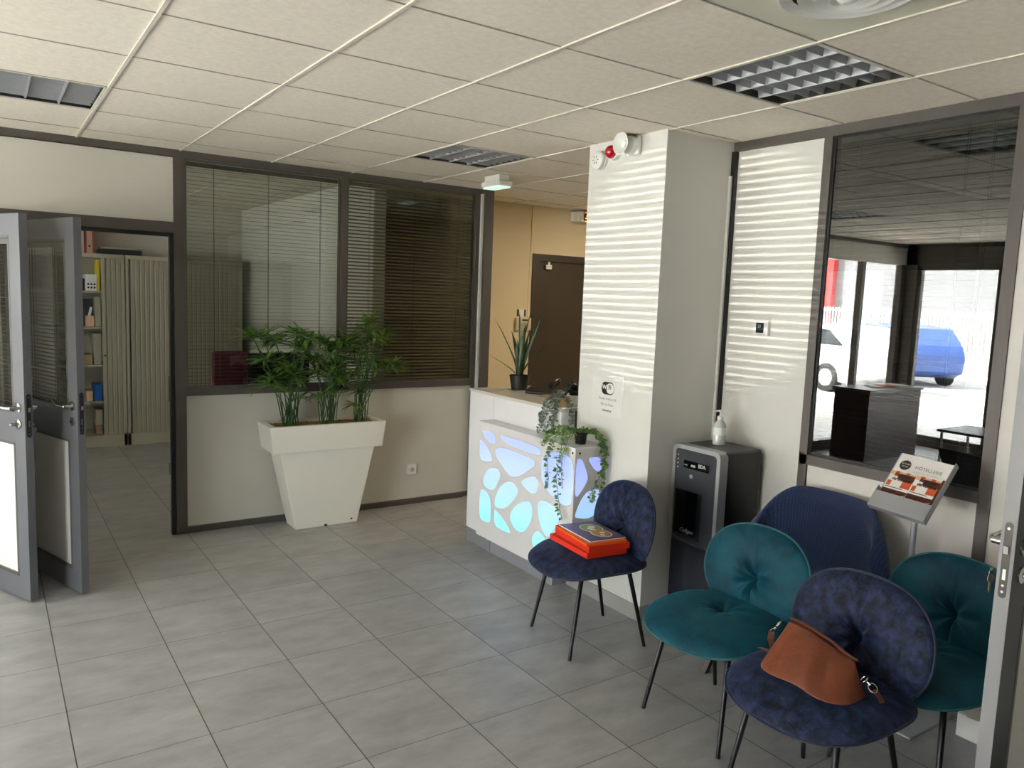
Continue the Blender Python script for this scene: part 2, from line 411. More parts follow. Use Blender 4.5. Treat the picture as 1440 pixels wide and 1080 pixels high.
# ceiling: cells of the 600 mm grid, open where a luminaire or a diffuser sits
GX, GY = .5003, 2.848
holes = {(3, -2), (3, 2), (-1, 2), (2, -3)}
cl = MB()
for i in range(-7, 12):
    for j in range(-9, 12):
        if (i, j) in holes: continue
        x0, y0 = GX+i*.6, GY+j*.6
        if x0+.6 < FX-.1: continue
        cl.box(x0, x0+.6, y0, y0+.6, H, H+.02)
ceil = S('ceiling', cl, CEIL)
tb = MB(); tx = MB(); TBAR = mat('white_ceiling_bar', srgb(220, 214, 200), .6); TGAP = mat('shaded_ceiling_groove', srgb(178, 172, 158), .8)
for i in range(-6, 12):
    x = GX+i*.6; tb.box(x-.007, x+.007, -2.3, 9.5, H-.006, H-.0005)
for j in range(-8, 12):
    y = GY+j*.6; tx.box(FX, 7.1, y-.0035, y+.0035, H-.0025, H-.0003)
tb.build('main_runner', TBAR, ceil); tx.build('cross_runner', TGAP, ceil)
S('roof', MB().box(FX-.4, 7.3, -2.5, 9.7, 2.95, 3.1), WALL)

# facade on the left (x = FX): solid dark posts, glazed openings
fc = MB(); ys = [-2.3]
for a, b in sorted(OPEN_X): ys += [a, b]
ys += [5.57]
for k in range(0, len(ys), 2): fc.box(FX-.14, FX, ys[k], ys[k+1], 0, 2.95)
fc.box(FX-.14, FX, -2.3, 5.57, 2.33, 2.95)
for a, b in OPEN_X: fc.box(FX-.14, FX, a, b, 0, .09)
S('wall_left', fc, FRAME)
for n, (a, b) in enumerate(OPEN_X):
    w = MB()
    for (p, q) in ((a, a+.05), (b-.05, b)): w.box(FX-.1, FX-.03, p, q, .09, 2.33)
    w.box(FX-.1, FX-.03, a, b, .09, .14); w.box(FX-.1, FX-.03, a, b, 2.27, 2.33)
    wo = S('window_%d' % (n+5), w, FRAME)
    MB().box(FX-.07, FX-.064, a+.05, b-.05, .14, 2.27).build('glass_pane', GLASSX, wo)
    if n == 1:
        bl = MB(); z = .95
        while z < 2.25: bl.obox((FX+.022, (a+b)/2, z), (.0085, 0, .0095), (0, (b-a)/2-.04, 0), (.0003, 0, -.0003)); z += .025
        bl.box(FX+.005, FX+.04, a+.04, b-.04, 2.25, 2.29)
        bl.build('venetian_blind', SLAT, wo)
# wall behind the camera
S('wall_front', MB().box(FX, 7.2, -2.4, -2.3, 0, H), mat('dark_grey_wall', srgb(84, 82, 78), .6, noise=.02))

# back partition (y = YB)
T = .045
wb = MB()
bk = S('wall_back', MB().box(-1.3, -1.18, YB, YB+.08, 0, H).box(-.28, .10, YB, YB+.06, 0, 2.06).box(-1.18, 1.055, YB+.012, YB+.06, 2.13, 2.55)
       .box(-3.2, -1.3, YB, YB+.1, 2.33, H+.3), PANEL)
fr = MB()
fr.box(-3.2, 3.55, YB-.008, YB+.07, 2.555, H)                 # top rail
fr.box(-1.18, 1.055, YB-.006, YB+.068, 2.06, 2.13)            # door head
fr.box(1.055, 1.125, YB-.010, YB+.07, 0, 2.56)                # jamb and post
fr.box(2.22, 2.268, YB-.008, YB+.068, .97, 2.56)              # mullion
fr.box(3.395, 3.43, YB-.008, YB+.068, 0, 2.56)
fr.box(1.12, 3.40, YB-.008, YB+.068, .965, 1.015)             # sill rail
fr.box(1.12, 3.40, YB-.006, YB+.068, 0, .045)                 # floor rail
fr.box(.085, .13, YB-.006, YB+.068, 0, 2.07); fr.box(-.24, -.2, YB-.006, YB+.068, 0, 2.07); fr.box(-1.18, -1.12, YB-.006, YB+.068, 0, 2.07)
fr.build('partition_frame', FRAME, bk)
MB().box(1.12, 3.40, YB+.012, YB+.055, .045, .965).build('lower_panel', PANEL, bk)
MB().box(1.028, 1.056, YB+.002, YB+.05, 0, 2.06).box(.13, 1.03, YB+.002, YB+.05, 2.035, 2.062).build('door_seal', FRAMED, bk)
pieces(MB().box(1.018, 1.03, YB+.02, YB+.04, .93, 1.10).box(1.016, 1.03, YB+.02, YB+.04, .42, .5), 'strike_plate', CHROME, bk)

def blind(x0, x1, y, z0, z1, pitch, width, m, parent, axis='x', cords=(), tilt=0.0):
    b = MB(); z = z0+.012; dz = width/2*math.sin(tilt); dw = width/2*math.cos(tilt)
    while z < z1-.03:
        if axis == 'x': b.obox(((x0+x1)/2, y, z), ((x1-x0)/2, 0, 0), (0, dw, dz), (0, 0, .0005))
        else: b.obox((y, (x0+x1)/2, z), (0, (x1-x0)/2, 0), (dw, 0, dz), (0, 0, .0005))
        z += pitch
    if axis == 'x': b.box(x0, x1, y-width/2, y+width/2, z1-.028, z1)
    else: b.box(y-width/2, y+width/2, x0, x1, z1-.028, z1)
    o = b.build('venetian_blind', m, parent)
    c = MB()
    for t in cords:
        xx = x0+(x1-x0)*t
        for s_ in (-width/2, width/2):
            if axis == 'x': c.tube([(xx, y+s_, z0), (xx, y+s_, z1)], .0012, 5)
            else: c.tube([(y+s_, xx, z0), (y+s_, xx, z1)], .0012, 5)
    c.build('ladder_cord', CORD, o)
    return o

for n, (x0, x1) in enumerate(((1.125, 2.22), (2.268, 3.395))):
    w = MB().box(x0, x1, YB+.004, YB+.02, 1.015, 1.03).box(x0, x1, YB+.004, YB+.02, 2.54, 2.555).box(x0, x0+.012, YB+.004, YB+.02, 1.03, 2.54).box(x1-.012, x1, YB+.004, YB+.02, 1.03, 2.54)
    wo = S('window_%d' % (n+1), w, FRAME)
    MB().box(x0+.01, x1-.01, YB+.010, YB+.014, 1.028, 2.542).build('glass_pane', GLASS, wo)
    blind(x0+.015, x1-.015, YB+.045, 1.03, 2.54, .0265, .016 if n == 0 else .020, SLAT if n == 0 else SLATB, wo, 'x', (.17, .52, .88), tilt=0 if n == 0 else .62)
# white strip, dark end post
S('trim_1', MB().box(3.43, 3.45, YB-.03, YB+.07, 0, 2.56), WALL)
S('trim_2', MB().box(3.45, 3.53, YB-.06, YB+.07, 0, H), FRAME)
S('trim_3', MB().box(3.46, 3.52, YB+.07, 6.1, 0, H), CREAM)

# office behind the partition
S('wall_office', MB().box(-1.3, 4.0, 9.38, 9.5, 0, H), PANEL)
S('wall_divider', MB().box(2.52, 2.62, YB+.08, 9.38, 0, H), WALL)
ol = MB().box(-1.42, -1.3, YB+.1, 6.7, 0, H).box(-1.42, -1.3, 8.0, 9.5, 0, H).box(-1.42, -1.3, 6.7, 8.0, 0, 1.45).box(-1.42, -1.3, 6.7, 8.0, 2.25, H)
S('wall_side', ol, PANEL)
S('wall_storage', MB().box(3.56, 3.66, 6.2, 9.4, 0, H), PANEL)
wo = S('window_9', MB().box(-1.40, -1.33, 6.7, 6.75, 1.45, 2.25).box(-1.40, -1.33, 7.95, 8.0, 1.45, 2.25).box(-1.40, -1.33, 7.33, 7.37, 1.45, 2.25), FRAME)
MB().box(-1.37, -1.364, 6.75, 7.95, 1.45, 2.25).build('glass_pane', GLASSX, wo)
# glazed corner to the left of the doors
wo = S('window_10', MB().box(-3.2, -3.1, YB, YB+.08, 0, 2.33).box(-1.36, -1.3, YB, YB+.08, 0, 2.33).box(-3.2, -1.3, YB, YB+.08, 0, .12).box(-2.28, -2.22, YB, YB+.08, 0, 2.33), FRAME)
MB().box(-3.12, -1.34, YB+.04, YB+.046, .1, 2.33).build('glass_pane', GLASSX, wo)

# hall behind the reception desk
S('wall_hall', MB().box(3.5, 4.33, 6.1, 6.2, 0, H).box(4.345, 7.2, 6.1, 6.2, 2.145, H).box(4.334, 4.372, 6.1, 6.2, 0, 2.145).box(5.32, 7.2, 6.1, 6.2, 0, 2.145).box(4.33, 4.346, 6.108, 6.2, 0, H), CREAM)
S('wall_right', MB().box(7.1, 7.2, -2.3, 6.2, 0, H), CREAM)
dm = MB().box(4.366, 4.44, 6.09, 6.15, 0, 2.147).box(4.44, 5.25, 6.09, 6.15, 2.08, 2.147).box(5.25, 5.325, 6.09, 6.15, 0, 2.147)
d = S('door_4', dm, DARKDOOR)
MB().box(4.44, 5.25, 6.11, 6.15, 0, 2.08).build('door_leaf', DARKDOOR, d, bevel=.004)

# pillar
S('wall_pillar', MB().box(2.885, 3.40, 2.90, 3.51, 0, H), WALL)
S('baseboard_pillar', MB().box(2.877, 2.885, 2.895, 3.53, 0, .085).box(2.877, 3.04, 2.892, 2.90, 0, .085), SKIRT, bevel=.002)
S('trim_4', MB().box(3.35, 3.40, 3.51, 6.0, 0, .01), SKIRT)

# right partition (x = XR)
Y0, Y1 = 1.485, 2.345
wr = S('wall_partition', MB().box(XR, XR+.07, 2.345, 2.9, 0, 2.56).box(XR+.006, XR+.06, Y0, Y1, 0, .95).box(XR, XR+.07, -2.3, 1.445, 0, 2.56), WALL)
fr = MB().box(XR-.01, XR+.075, -2.3, 2.9, 2.55, H).box(XR-.008, XR+.07, 2.305, 2.35, 0, 2.56).box(XR-.008, XR+.07, 1.44, 1.49, 0, 2.56)
fr.box(XR-.008, XR+.07, Y0, Y1, .945, .995).box(XR-.005, XR+.06, Y0, Y1, 0, .04)
fr.build('partition_frame', FRAME, wr)
w3 = S('window_3', MB().box(XR+.004, XR+.02, Y0+.005, 2.305, .995, 1.008).box(XR+.004, XR+.02, Y0+.005, 2.305, 2.54, 2.55).box(XR+.004, XR+.02, 2.293, 2.305, 1, 2.55), FRAMED)
MB().box(XR+.010, XR+.014, 1.488, 2.30, 1.0, 2.548).build('glass_pane', GLASSR, w3)
blind(1.50, 2.285, XR+.045, 1.01, 2.545, .0235, .018, SLATR, w3, 'y', (.12, .25, .88))
S('trim_5', MB().box(3.375, 3.40, 2.872, 2.90, 0, H-.05), FRAMED)
S('trim_6', MB().box(3.362, 3.376, 2.885, 2.90, 0, 2.42), WHITE)
# room behind the right partition
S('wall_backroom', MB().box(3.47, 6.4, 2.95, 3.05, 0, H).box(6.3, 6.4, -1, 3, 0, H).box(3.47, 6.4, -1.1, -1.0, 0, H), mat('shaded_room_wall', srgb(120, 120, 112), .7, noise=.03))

# ------------------------------------------------------------------ ceiling luminaires
def luminaire(i, j, label):
    x0, y0 = GX+i*.6, GY+j*.6
    t = thing('ceiling_light', label, 'ceiling light', (x0+.3, y0+.3, H), group='recessed louvre lights')
    h = MB().box(-.3, .3, -.3, .3, .10, .11)
    for s_ in (-1, 1): h.box(s_*.3-.003 if s_ < 0 else .297, -.297 if s_ < 0 else .303, -.3, .3, 0, .11); h.box(-.3, .3, s_*.3-.003 if s_ < 0 else .297, -.297 if s_ < 0 else .303, 0, .11)
    h.build('housing', HOUSE, t)
    f = MB()
    for s_ in (-1, 1):
        f.box(-.3, .3, min(s_*.3, s_*.284), max(s_*.3, s_*.284), -.004, .002); f.box(min(s_*.3, s_*.284), max(s_*.3, s_*.284), -.3, .3, -.004, .002)
    f.build('frame', TBAR, t)
    b = MB()
    for k in range(1, 4):                     # long blades
        x = -.284+.142*k; b.prism([(x-.004, -.284, .002), (x+.004, -.284, .002), (x+.012, -.284, .045), (x-.012, -.284, .045)], (0, .568, 0))
    for k in range(4):                        # cross blades, staggered like a louvre
        xa = -.284+.142*k+.006; xb = xa+.130
        for q in range(1, 8):
            y = -.284+.071*q
            b.prism([(xa, y-.002, .003), (xa, y+.002, .003), (xa, y+.012, .045), (xa, y-.012, .045)], (xb-xa, 0, 0))
    b.build('louvre', LOUV, t)
    tu = MB()
    for k in range(4): tu.tube([(-.213+.142*k, -.27, .078), (-.213+.142*k, .27, .078)], .009, 10)
    tu.build('fluorescent_tube', WHITE, t, smooth=SM)
luminaire(3, -2, 'large unlit square louvre light above the right glazed partition')
luminaire(3, 2, 'unlit square louvre light in the ceiling above the reception desk corner')
luminaire(-1, 2, 'unlit louvre light at the left, above the open grey doors')

x0, y0 = GX+2*.6, GY-3*.6
t = thing('air_diffuser', 'round white ceiling air diffuser in a smooth panel at the top edge', 'air vent', (x0+.3, y0+.3, H))
MB().box(-.3, .3, -.3, .3, .0, .012).build('panel', mat('smooth_cream_metal', srgb(214, 210, 192), .4), t)
dd = MB()
for r_, z_ in ((.185, 0), (.135, -.006), (.09, -.010), (.052, -.012)):
    dd.lathe([(r_, z_), (r_-.004, z_-.013), (r_-.032, z_-.003), (r_-.036, z_+.005)], n=48)
dd.lathe([(.02, -.03), (.04, -.012)], n=24)
dd.build('diffuser_ring', WHITE, t, smooth=.8)

# warm downlight in the hall, behind the pillar
t = thing('hall_light', 'warm lit square ceiling light of the hall behind the pillar', 'ceiling light', (4.95, 4.55, H))
MB().box(-.3, .3, -.3, .3, -.02, -.001).build('lamp_tray', WHITE, t)
MB().box(-.27, .27, -.27, .27, -.024, -.02).build('lit_panel', mat('warm_lit_panel', (1, .85, .62, 1), .5, emit=9), t)

# ------------------------------------------------------------------ doors
def lever(parent, x, z, side, dirx, tname='lever_handle'):
    """lever on face side (+1/-1 along local y); the grip points along dirx"""
    y = .02*side
    m = MB().lathe([(.026, 0), (.026, .008), (.012, .010), (.011, .045)], (x, y, z), 24, (0, side, 0))
    m.tube([(x, y+side*.040, z), (x+dirx*.02, y+side*.052, z), (x+dirx*.07, y+side*.053, z+.001), (x+dirx*.105, y+side*.050, z+.012), (x+dirx*.135, y+side*.044, z+.022)],
           [.011, .011, .0105, .0095, .008], 12)
    return m.build(tname, CHROME, parent, smooth=SM)
def cyl(parent, x, z, side, knob=False):
    m = MB().lathe([(.025, 0), (.025, .008), (.020, .010)], (x, .02*side, z), 24, (0, side, 0))
    m.lathe([(.009, .008), (.009, .014)], (x, .02*side, z), 16, (0, side, 0))
    if knob: m.lathe([(.008, .01), (.008, .045), (.006, .047)], (x, .02*side, z), 16, (0, side, 0))
    return m.build('lock_rose', CHROME, parent, smooth=SM)

def door(num, hinge, tip, height=2.05, knob_side=0, gl=True):
    hx, hy = hinge; L = math.hypot(tip[0]-hx, tip[1]-hy); a = math.atan2(tip[1]-hy, tip[0]-hx)
    S_ = .105; th = .02
    f = MB()
    f.box(0, S_, -th, th, .012, height); f.box(L-S_, L, -th, th, .012, height)
    f.box(S_, L-S_, -th, th, height-.11, height); f.box(S_, L-S_, -th, th, .012, .13); f.box(S_, L-S_, -th, th, .86, 1.02)
    o = f.build('door_%d' % num, GREYDOOR if num != 3 else mat('shaded_grey_door', srgb(34, 34, 36), .35)); o['kind'] = 'structure'  # right-edge door: shade on its grey face is put into the near-black colour
    o.location = (hx, hy, 0); o.rotation_euler = (0, 0, a)
    g = MB()
    for (z0, z1) in ((1.02, height-.11), (.13, .86)):
        for s_ in (-1, 1):
            for (p, q, r_, t_) in ((S_, L-S_, z0, z0+.014), (S_, L-S_, z1-.014, z1), (S_, S_+.014, z0, z1), (L-S_-.014, L-S_, z0, z1)):
                g.box(p, q, min(s_*.010, s_*.021), max(s_*.010, s_*.021), r_, t_)
    g.build('glazing_bead', FRAME, o)
    if num == 3: MB().box(L-.003, L+.0006, -.0205, .0205, .012, height).build('edge_profile', mat('pale_edge_profile', srgb(150, 150, 152), .4), o)
    MB().box(S_+.01, L-S_-.01, -.010, .010, .14, .85).build('lower_panel', WALL, o)
    MB().box(S_+.01, L-S_-.01, .008, .011, 1.03, height-.12).build('glass_pane', GLASS, o)
    blind(S_+.02, L-S_-.02, 0.0, 1.035, height-.125, .022, .012, SLAT, o, 'x', (.3, .75))
    lever(o, L-.055, 1.05, 1, -1); lever(o, L-.055, 1.05, -1, -1)
    cyl(o, L-.055, .965, 1, knob_side == 1); cyl(o, L-.055, .965, -1, knob_side == -1)
    p = MB(); c_ = []
    for k in range(17): q = PI*k/16; c_.append((L+.0012, .011*math.cos(q), 1.116+.011*math.sin(q)))
    for k in range(17): q = PI+PI*k/16; c_.append((L+.0012, .011*math.cos(q), .908+.011*math.sin(q)))
    p.prism([(x-.0015, y, z) for x, y, z in c_], (.0022, 0, 0))
    lp = p.build('lock_plate', FRAMED if num != 3 else FRAME, o)
    l = MB().prism([(L, -.0065, 1.032), (L, .0065, 1.032), (L+.002, .0065, 1.055), (L+.002, -.0065, 1.055)], (.008, 0, 0)).box(L, L+.0025, -.0045, .0045, .952, .985)
    for z in (1.108, .935, .916): l.lathe([(.004, 0), (.004, .0025)], (L+.001, 0, z), 12, (1, 0, 0))
    l.build('latch', CHROME, lp)
    return o
d1 = door(1, (-.205, 5.52), (.175, 4.69), knob_side=-1)
d2 = door(2, (.125, 5.53), (.415, 4.675))
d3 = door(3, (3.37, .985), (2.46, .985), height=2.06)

def key(loc, rz, label):
    t = thing('door_key', label, 'key', loc, rz)
    m = MB().box(-.001, .001, -.004, .004, -.005, .004)
    pts = [(0, .013*math.cos(q)*1.0, -.028+.014*math.sin(q)) for q in [2*PI*k/20 for k in range(20)]]
    m.prism([(-.0012, y, z) for _, y, z in pts], (.0024, 0, 0))
    m.prism([(-.0012, -.004, -.04), (-.0012, .004, -.04), (-.0012, .004, -.066), (-.0012, .001, -.074), (-.0012, -.004, -.068)], (.0024, 0, 0))
    m.build('key_blade', KEYB, t)
    MB().ring([(0, .008*math.cos(q), -.012+.010*math.sin(q)) for q in [2*PI*k/16 for k in range(16)]], .0012, 6).build('key_ring', CHROME, t)
    return t
key((.200, 4.757, .955), 1.25, 'small nickel keys hanging from the lock of the leftmost open door')
key((2.520, 1.045, .955), 1.3, 'brass coloured key hanging from the lock of the door at the right edge')

# ------------------------------------------------------------------ planter and papyrus
def frust(m, a, b, z0, z1):      # a, b = (x0, x1, y0, y1) rectangles at z0, z1
    v = [(x, y, z0) for y in a[2:] for x in a[:2]]+[(x, y, z1) for y in b[2:] for x in b[:2]]
    m.add(v, [(0, 1, 3, 2), (4, 6, 7, 5), (0, 4, 5, 1), (2, 3, 7, 6), (0, 2, 6, 4), (1, 5, 7, 3)])
PC = 2.035; PY = 5.40
t = thing('planter', 'tall white tapered planter with a stepped rim before the glazed partition', 'planter', (PC, PY, 0))
m = MB(); frust(m, (-.235, .235, -.10, .10), (-.355, .355, -.125, .125), 0.0, .575)
# rim: hollow
ro0, ro1 = (-.412, .412, -.145, .145), (-.435, .435, -.155, .155)
ri0, ri1 = (-.375, .375, -.115, .115), (-.385, .385, -.120, .120)
def ringv(r, z): return [(r[0], r[2], z), (r[1], r[2], z), (r[1], r[3], z), (r[0], r[3], z)]
v = ringv(ro0, .575)+ringv(ro1, .765)+ringv(ri1, .765)+ringv(ri0, .72)+ringv((-.35, .35, -.122, .122), .575)
fs = []
for lvl in range(3):
    for k in range(4): fs.append((lvl*4+k, lvl*4+(k+1) % 4, lvl*4+4+(k+1) % 4, lvl*4+4+k))
for k in range(4): fs.append((16+k, 16+(k+1) % 4, (k+1) % 4, k))
fs.append((12, 13, 14, 15))
m.add(v, fs)
m.build('planter_shell', PLANTER, t, bevel=.006, seg=3)
pieces(MB().lathe([(.007, 0), (.007, .002)], (.19, -.1015, .03), 12, (0, -1, 0)).lathe([(.012, 0), (.012, .003)], (-.01, -.1005, .005), 16, (0, -1, 0)), 'drain_plug', FRAMED, t)
sm = MB(); nx, ny = 40, 14
for j in range(ny):
    for i in range(nx):
        sm.v.append((-.375+.75*i/(nx-1), -.112+.224*j/(ny-1), .748+random.uniform(-.006, .006)))
for j in range(ny-1):
    for i in range(nx-1): a = j*nx+i; sm.f.append((a, a+1, a+nx+1, a+nx))
so = sm.build('soil', SOIL, t); so['kind'] = 'stuff'

def blade(m, base, d, length, width, droop, up=Vector((0, 0, 1)), n=6):
    """arching grass-like blade with a folded middle"""
    d = Vector(d).normalized(); s_ = d.cross(up)
    if s_.length < .05: s_ = Vector((1, 0, 0))
    s_.normalize(); b = len(m.v); base = Vector(base)
    for i in range(n+1):
        u = i/n; p = base+d*length*u-up*droop*u*u
        w = width*(math.sin(PI*min(1, .12+u*.88))**.6)*.5 if u < 1 else .0005
        m.v += [tuple(p-s_*w+up*w*.35), tuple(p), tuple(p+s_*w+up*w*.35)]
    for i in range(n):
        a = b+i*3; m.f += [(a, a+1, a+4, a+3), (a+1, a+2, a+5, a+4)]
HEADS = [(1.53, 5.23, 1.39), (1.65, 5.3, 1.34), (1.57, 5.26, 1.23), (1.63, 5.31, 1.09), (1.84, 5.32, 1.3), (1.87, 5.23, 1.38), (2.02, 5.22, 1.27), (2.23, 5.36, 1.38), (2.31, 5.26, 1.44), (2.37, 5.25, 1.35), (2.18, 5.4, 1.2), (2.11, 5.3, 1.06), (1.85, 5.36, 1.04), (1.78, 5.3, 1.12), (1.96, 5.34, 1.12), (2.02, 5.26, 1.12), (2.29, 5.32, 1.25), (2.45, 5.37, 1.15), (2.54, 5.3, 1.18), (1.97, 5.34, 0.95), (1.84, 5.33, 0.95), (2.06, 5.26, 0.98), (2.3, 5.35, 0.98), (2.24, 5.31, 0.88), (2.45, 5.28, 1.39), (1.83, 5.24, 1.39), (2.03, 5.37, 1.33), (1.73, 5.3, 1.18), (2.14, 5.28, 1.34), (2.22, 5.3, 1.12), (1.93, 5.4, 1.22)]
bases = [(1.79, 'umbrella papyrus clump at the left end of the white planter'), (2.06, 'umbrella papyrus clump in the middle of the white planter'), (2.31, 'umbrella papyrus clump at the right end of the white planter')]
rj = random.Random(21)
HEADS = HEADS+[(h[0]+rj.uniform(-.07, .07), min(5.42, h[1]+rj.uniform(-.05, .09)), h[2]+rj.uniform(-.09, .06)) for h in HEADS if h[2] > .99]
groups = [[], [], []]
for h in HEADS: groups[min(range(3), key=lambda k: abs(bases[k][0]-h[0]+(.0)))].append(h)
rnd = random.Random(5)
for (bx, lab), hs in zip(bases, groups):
    t = thing('papyrus_plant', lab, 'plant', (bx, 5.39, .75), group='papyrus plants in the planter')
    st = MB(); lf = MB(); O = Vector((bx, 5.39, .75))
    for h in hs:
        b0 = Vector((rnd.uniform(-.055, .055), rnd.uniform(-.04, .04), -.02)); tip = Vector(h)-O
        mid = b0.lerp(tip, .55)+Vector(((b0.x-tip.x)*.12, 0, .03))
        st.tube([b0, b0.lerp(mid, .5)+Vector((0, 0, .01)), mid, mid.lerp(tip, .55)+Vector((0, 0, .006)), tip], [.0042, .0038, .0034, .003, .0026], 6)
        N = rnd.randint(18, 23); big = 1.0 if h[2] > 1.05 else .75
        for k in range(N):
            q = 2*PI*k/N+rnd.uniform(-.2, .2); el = rnd.uniform(-.05, .75)
            d = Vector((math.cos(q)*math.cos(el), math.sin(q)*math.cos(el)*.75, math.sin(el)))
            Lb = rnd.uniform(.105, .175)*big
            if tip.y+O.y+d.y*Lb > YB-.015: Lb = max(.04, (YB-.02-tip.y-O.y)/max(d.y, .01))
            blade(lf, tip, d, Lb, .023*big, rnd.uniform(.015, .06))
        if rnd.random() < .7:
            st.tube([tip-Vector((0, 0, .002)), tip-Vector((rnd.uniform(-.004, .004), 0, .018))], [.006, .002], 5)
    for k in range(6):                     # bare and cut stalks at the foot
        b0 = Vector((rnd.uniform(-.05, .05), rnd.uniform(-.03, .03), -.01))
        st.tube([b0, b0+Vector((rnd.uniform(-.02, .02), rnd.uniform(-.01, .01), rnd.uniform(.08, .22)))], .0045, 6)
    for k in range(3):
        b0 = Vector((rnd.uniform(-.03, .03), 0, .02)); q = rnd.uniform(0, 6.28)
        blade(lf, b0, (math.cos(q), math.sin(q)*.5, .5), .12, .009, .06)
    st.build('stem', STEM1, t, smooth=SM); lf.build('foliage', LEAF1, t, smooth=3.2)

# wall socket
t = thing('wall_socket', 'white square wall socket low on the partition right of the planter', 'socket', (2.855, YB-.001, .29))
MB().box(-.04, .04, -.012, .012, -.04, .04).build('cover_plate', WHITE, t, bevel=.004)
MB().lathe([(.022, 0), (.022, .004), (.018, .005)], (0, -.012, 0), 24, (0, -1, 0)).build('socket_insert', mat('pale_insert', srgb(205, 203, 198), .4), t, smooth=SM)
pieces(MB().lathe([(.003, 0), (.003, .003)], (-.007, -.0165, 0), 8, (0, -1, 0)).lathe([(.003, 0), (.003, .003)], (.007, -.0165, 0), 8, (0, -1, 0)).lathe([(.0025, 0), (.0025, .012)], (0, -.0165, .008), 8, (0, -1, 0)), 'socket_pin', FRAMED, t)

# ------------------------------------------------------------------ reception desk
t = thing('reception_desk', 'white reception desk with a backlit honeycomb cabinet beside the pillar', 'reception desk', (2.78, 4.05, 0))
DK = Vector((2.78, 4.05, 0))
def rel(m): m.v = [tuple(Vector(v)-DK) for v in m.v]; return m
rel(MB().box(2.78, 2.81, 3.53, 4.56, .10, 1.065).box(2.81, 3.30, 4.53, 4.56, .10, 1.065).box(2.81, 2.884, 3.53, 3.56, .1, 1.065).box(3.3, 3.33, 3.56, 4.56, .1, .8)).build('desk_body', LAC, t, bevel=.002)
rel(MB().box(2.775, 3.36, 3.53, 4.565, 1.066, 1.084)).build('countertop', mat('taupe_countertop', srgb(206, 202, 192), .3, noise=.03), t, bevel=.002)
rel(MB().box(2.79, 3.34, 3.52, 3.54, 1.084, 1.09)).build('top_edge', LAC, t)
rel(MB().box(2.785, 2.80, 3.55, 4.25, 0, .098).box(2.785, 2.80, 4.256, 4.55, 0, .098).box(2.80, 2.884, 3.55, 3.56, 0, .098)).build('plinth', PLINTH, t)
rel(MB().box(2.7795, 2.781, 4.253, 4.256, 0, 1.06)).build('panel_joint', mat('joint_shadow_gap', srgb(190, 188, 188), .6), t)
XC, YC = 2.66, 3.235
box_ = rel(MB().box(XC, 2.7795, YC, 4.235, .15, .905).box(2.7795, 2.884, YC, 3.528, .15, .905)).build('light_cabinet', mat('pearl_white_panel', srgb(222, 218, 218), .28, noise=.01), t, bevel=.003)
rel(MB().box(XC-.004, 2.7795, YC-.003, 4.238, .905, .913).box(2.7795, 2.884, YC-.003, 3.528, .905, .913)).build('cabinet_top', LAC, t, bevel=.0015)
FC = [[(4.206, 0.853), (4.095, 0.865), (4.045, 0.848), (4.039, 0.797), (4.09, 0.784), (4.156, 0.808)], [(4.005, 0.862), (3.554, 0.858), (3.551, 0.817), (3.604, 0.804), (3.88, 0.815), (3.966, 0.834)], [(4.222, 0.796), (4.181, 0.782), (4.1, 0.74), (4.064, 0.69), (4.088, 0.667), (4.22, 0.652)], [(4.037, 0.759), (4.0, 0.778), (3.914, 0.788), (3.646, 0.779), (3.595, 0.763), (3.61, 0.734), (3.75, 0.648), (3.819, 0.623), (3.879, 0.627), (3.981, 0.685), (4.034, 0.724)], [(4.166, 0.54), (4.13, 0.598), (4.067, 0.633), (3.991, 0.641), (3.958, 0.613), (4.008, 0.525), (4.051, 0.487), (4.122, 0.485), (4.163, 0.504)], [(3.741, 0.606), (3.704, 0.641), (3.606, 0.679), (3.566, 0.658), (3.567, 0.599), (3.593, 0.573), (3.642, 0.568), (3.7, 0.588)], [(3.459, 0.857), (3.238, 0.861), (3.238, 0.603), (3.291, 0.569), (3.368, 0.576), (3.484, 0.624), (3.533, 0.663), (3.544, 0.728), (3.537, 0.781), (3.509, 0.825)], [(4.202, 0.458), (4.144, 0.472), (4.085, 0.446), (4.06, 0.39), (4.059, 0.264), (4.204, 0.257)], [(4.024, 0.375), (3.996, 0.367), (3.925, 0.339), (3.814, 0.266), (3.893, 0.259), (4.017, 0.264)], [(4.027, 0.429), (3.978, 0.518), (3.914, 0.57), (3.836, 0.595), (3.757, 0.561), (3.779, 0.512), (3.864, 0.431), (3.942, 0.392), (4.011, 0.386)], [(3.847, 0.374), (3.8, 0.447), (3.69, 0.507), (3.63, 0.518), (3.602, 0.467), (3.621, 0.397), (3.677, 0.323), (3.726, 0.299), (3.79, 0.307), (3.839, 0.346)], [(3.564, 0.52), (3.536, 0.547), (3.479, 0.559), (3.387, 0.543), (3.325, 0.511), (3.349, 0.47), (3.43, 0.364), (3.463, 0.344), (3.513, 0.383), (3.552, 0.444)], [(3.607, 0.284), (3.592, 0.325), (3.547, 0.367), (3.498, 0.345), (3.474, 0.334), (3.50, 0.24), (3.56, 0.22)]]
SCC = [[(2.669, 0.856), (2.706, 0.847), (2.728, 0.811), (2.76, 0.74), (2.75, 0.71), (2.668, 0.61)], [(2.752, 0.852), (2.844, 0.85), (2.858, 0.768), (2.809, 0.772), (2.775, 0.813)], [(2.676, 0.535), (2.714, 0.615), (2.754, 0.658), (2.814, 0.668), (2.859, 0.653), (2.875, 0.548), (2.781, 0.498), (2.686, 0.517)]]
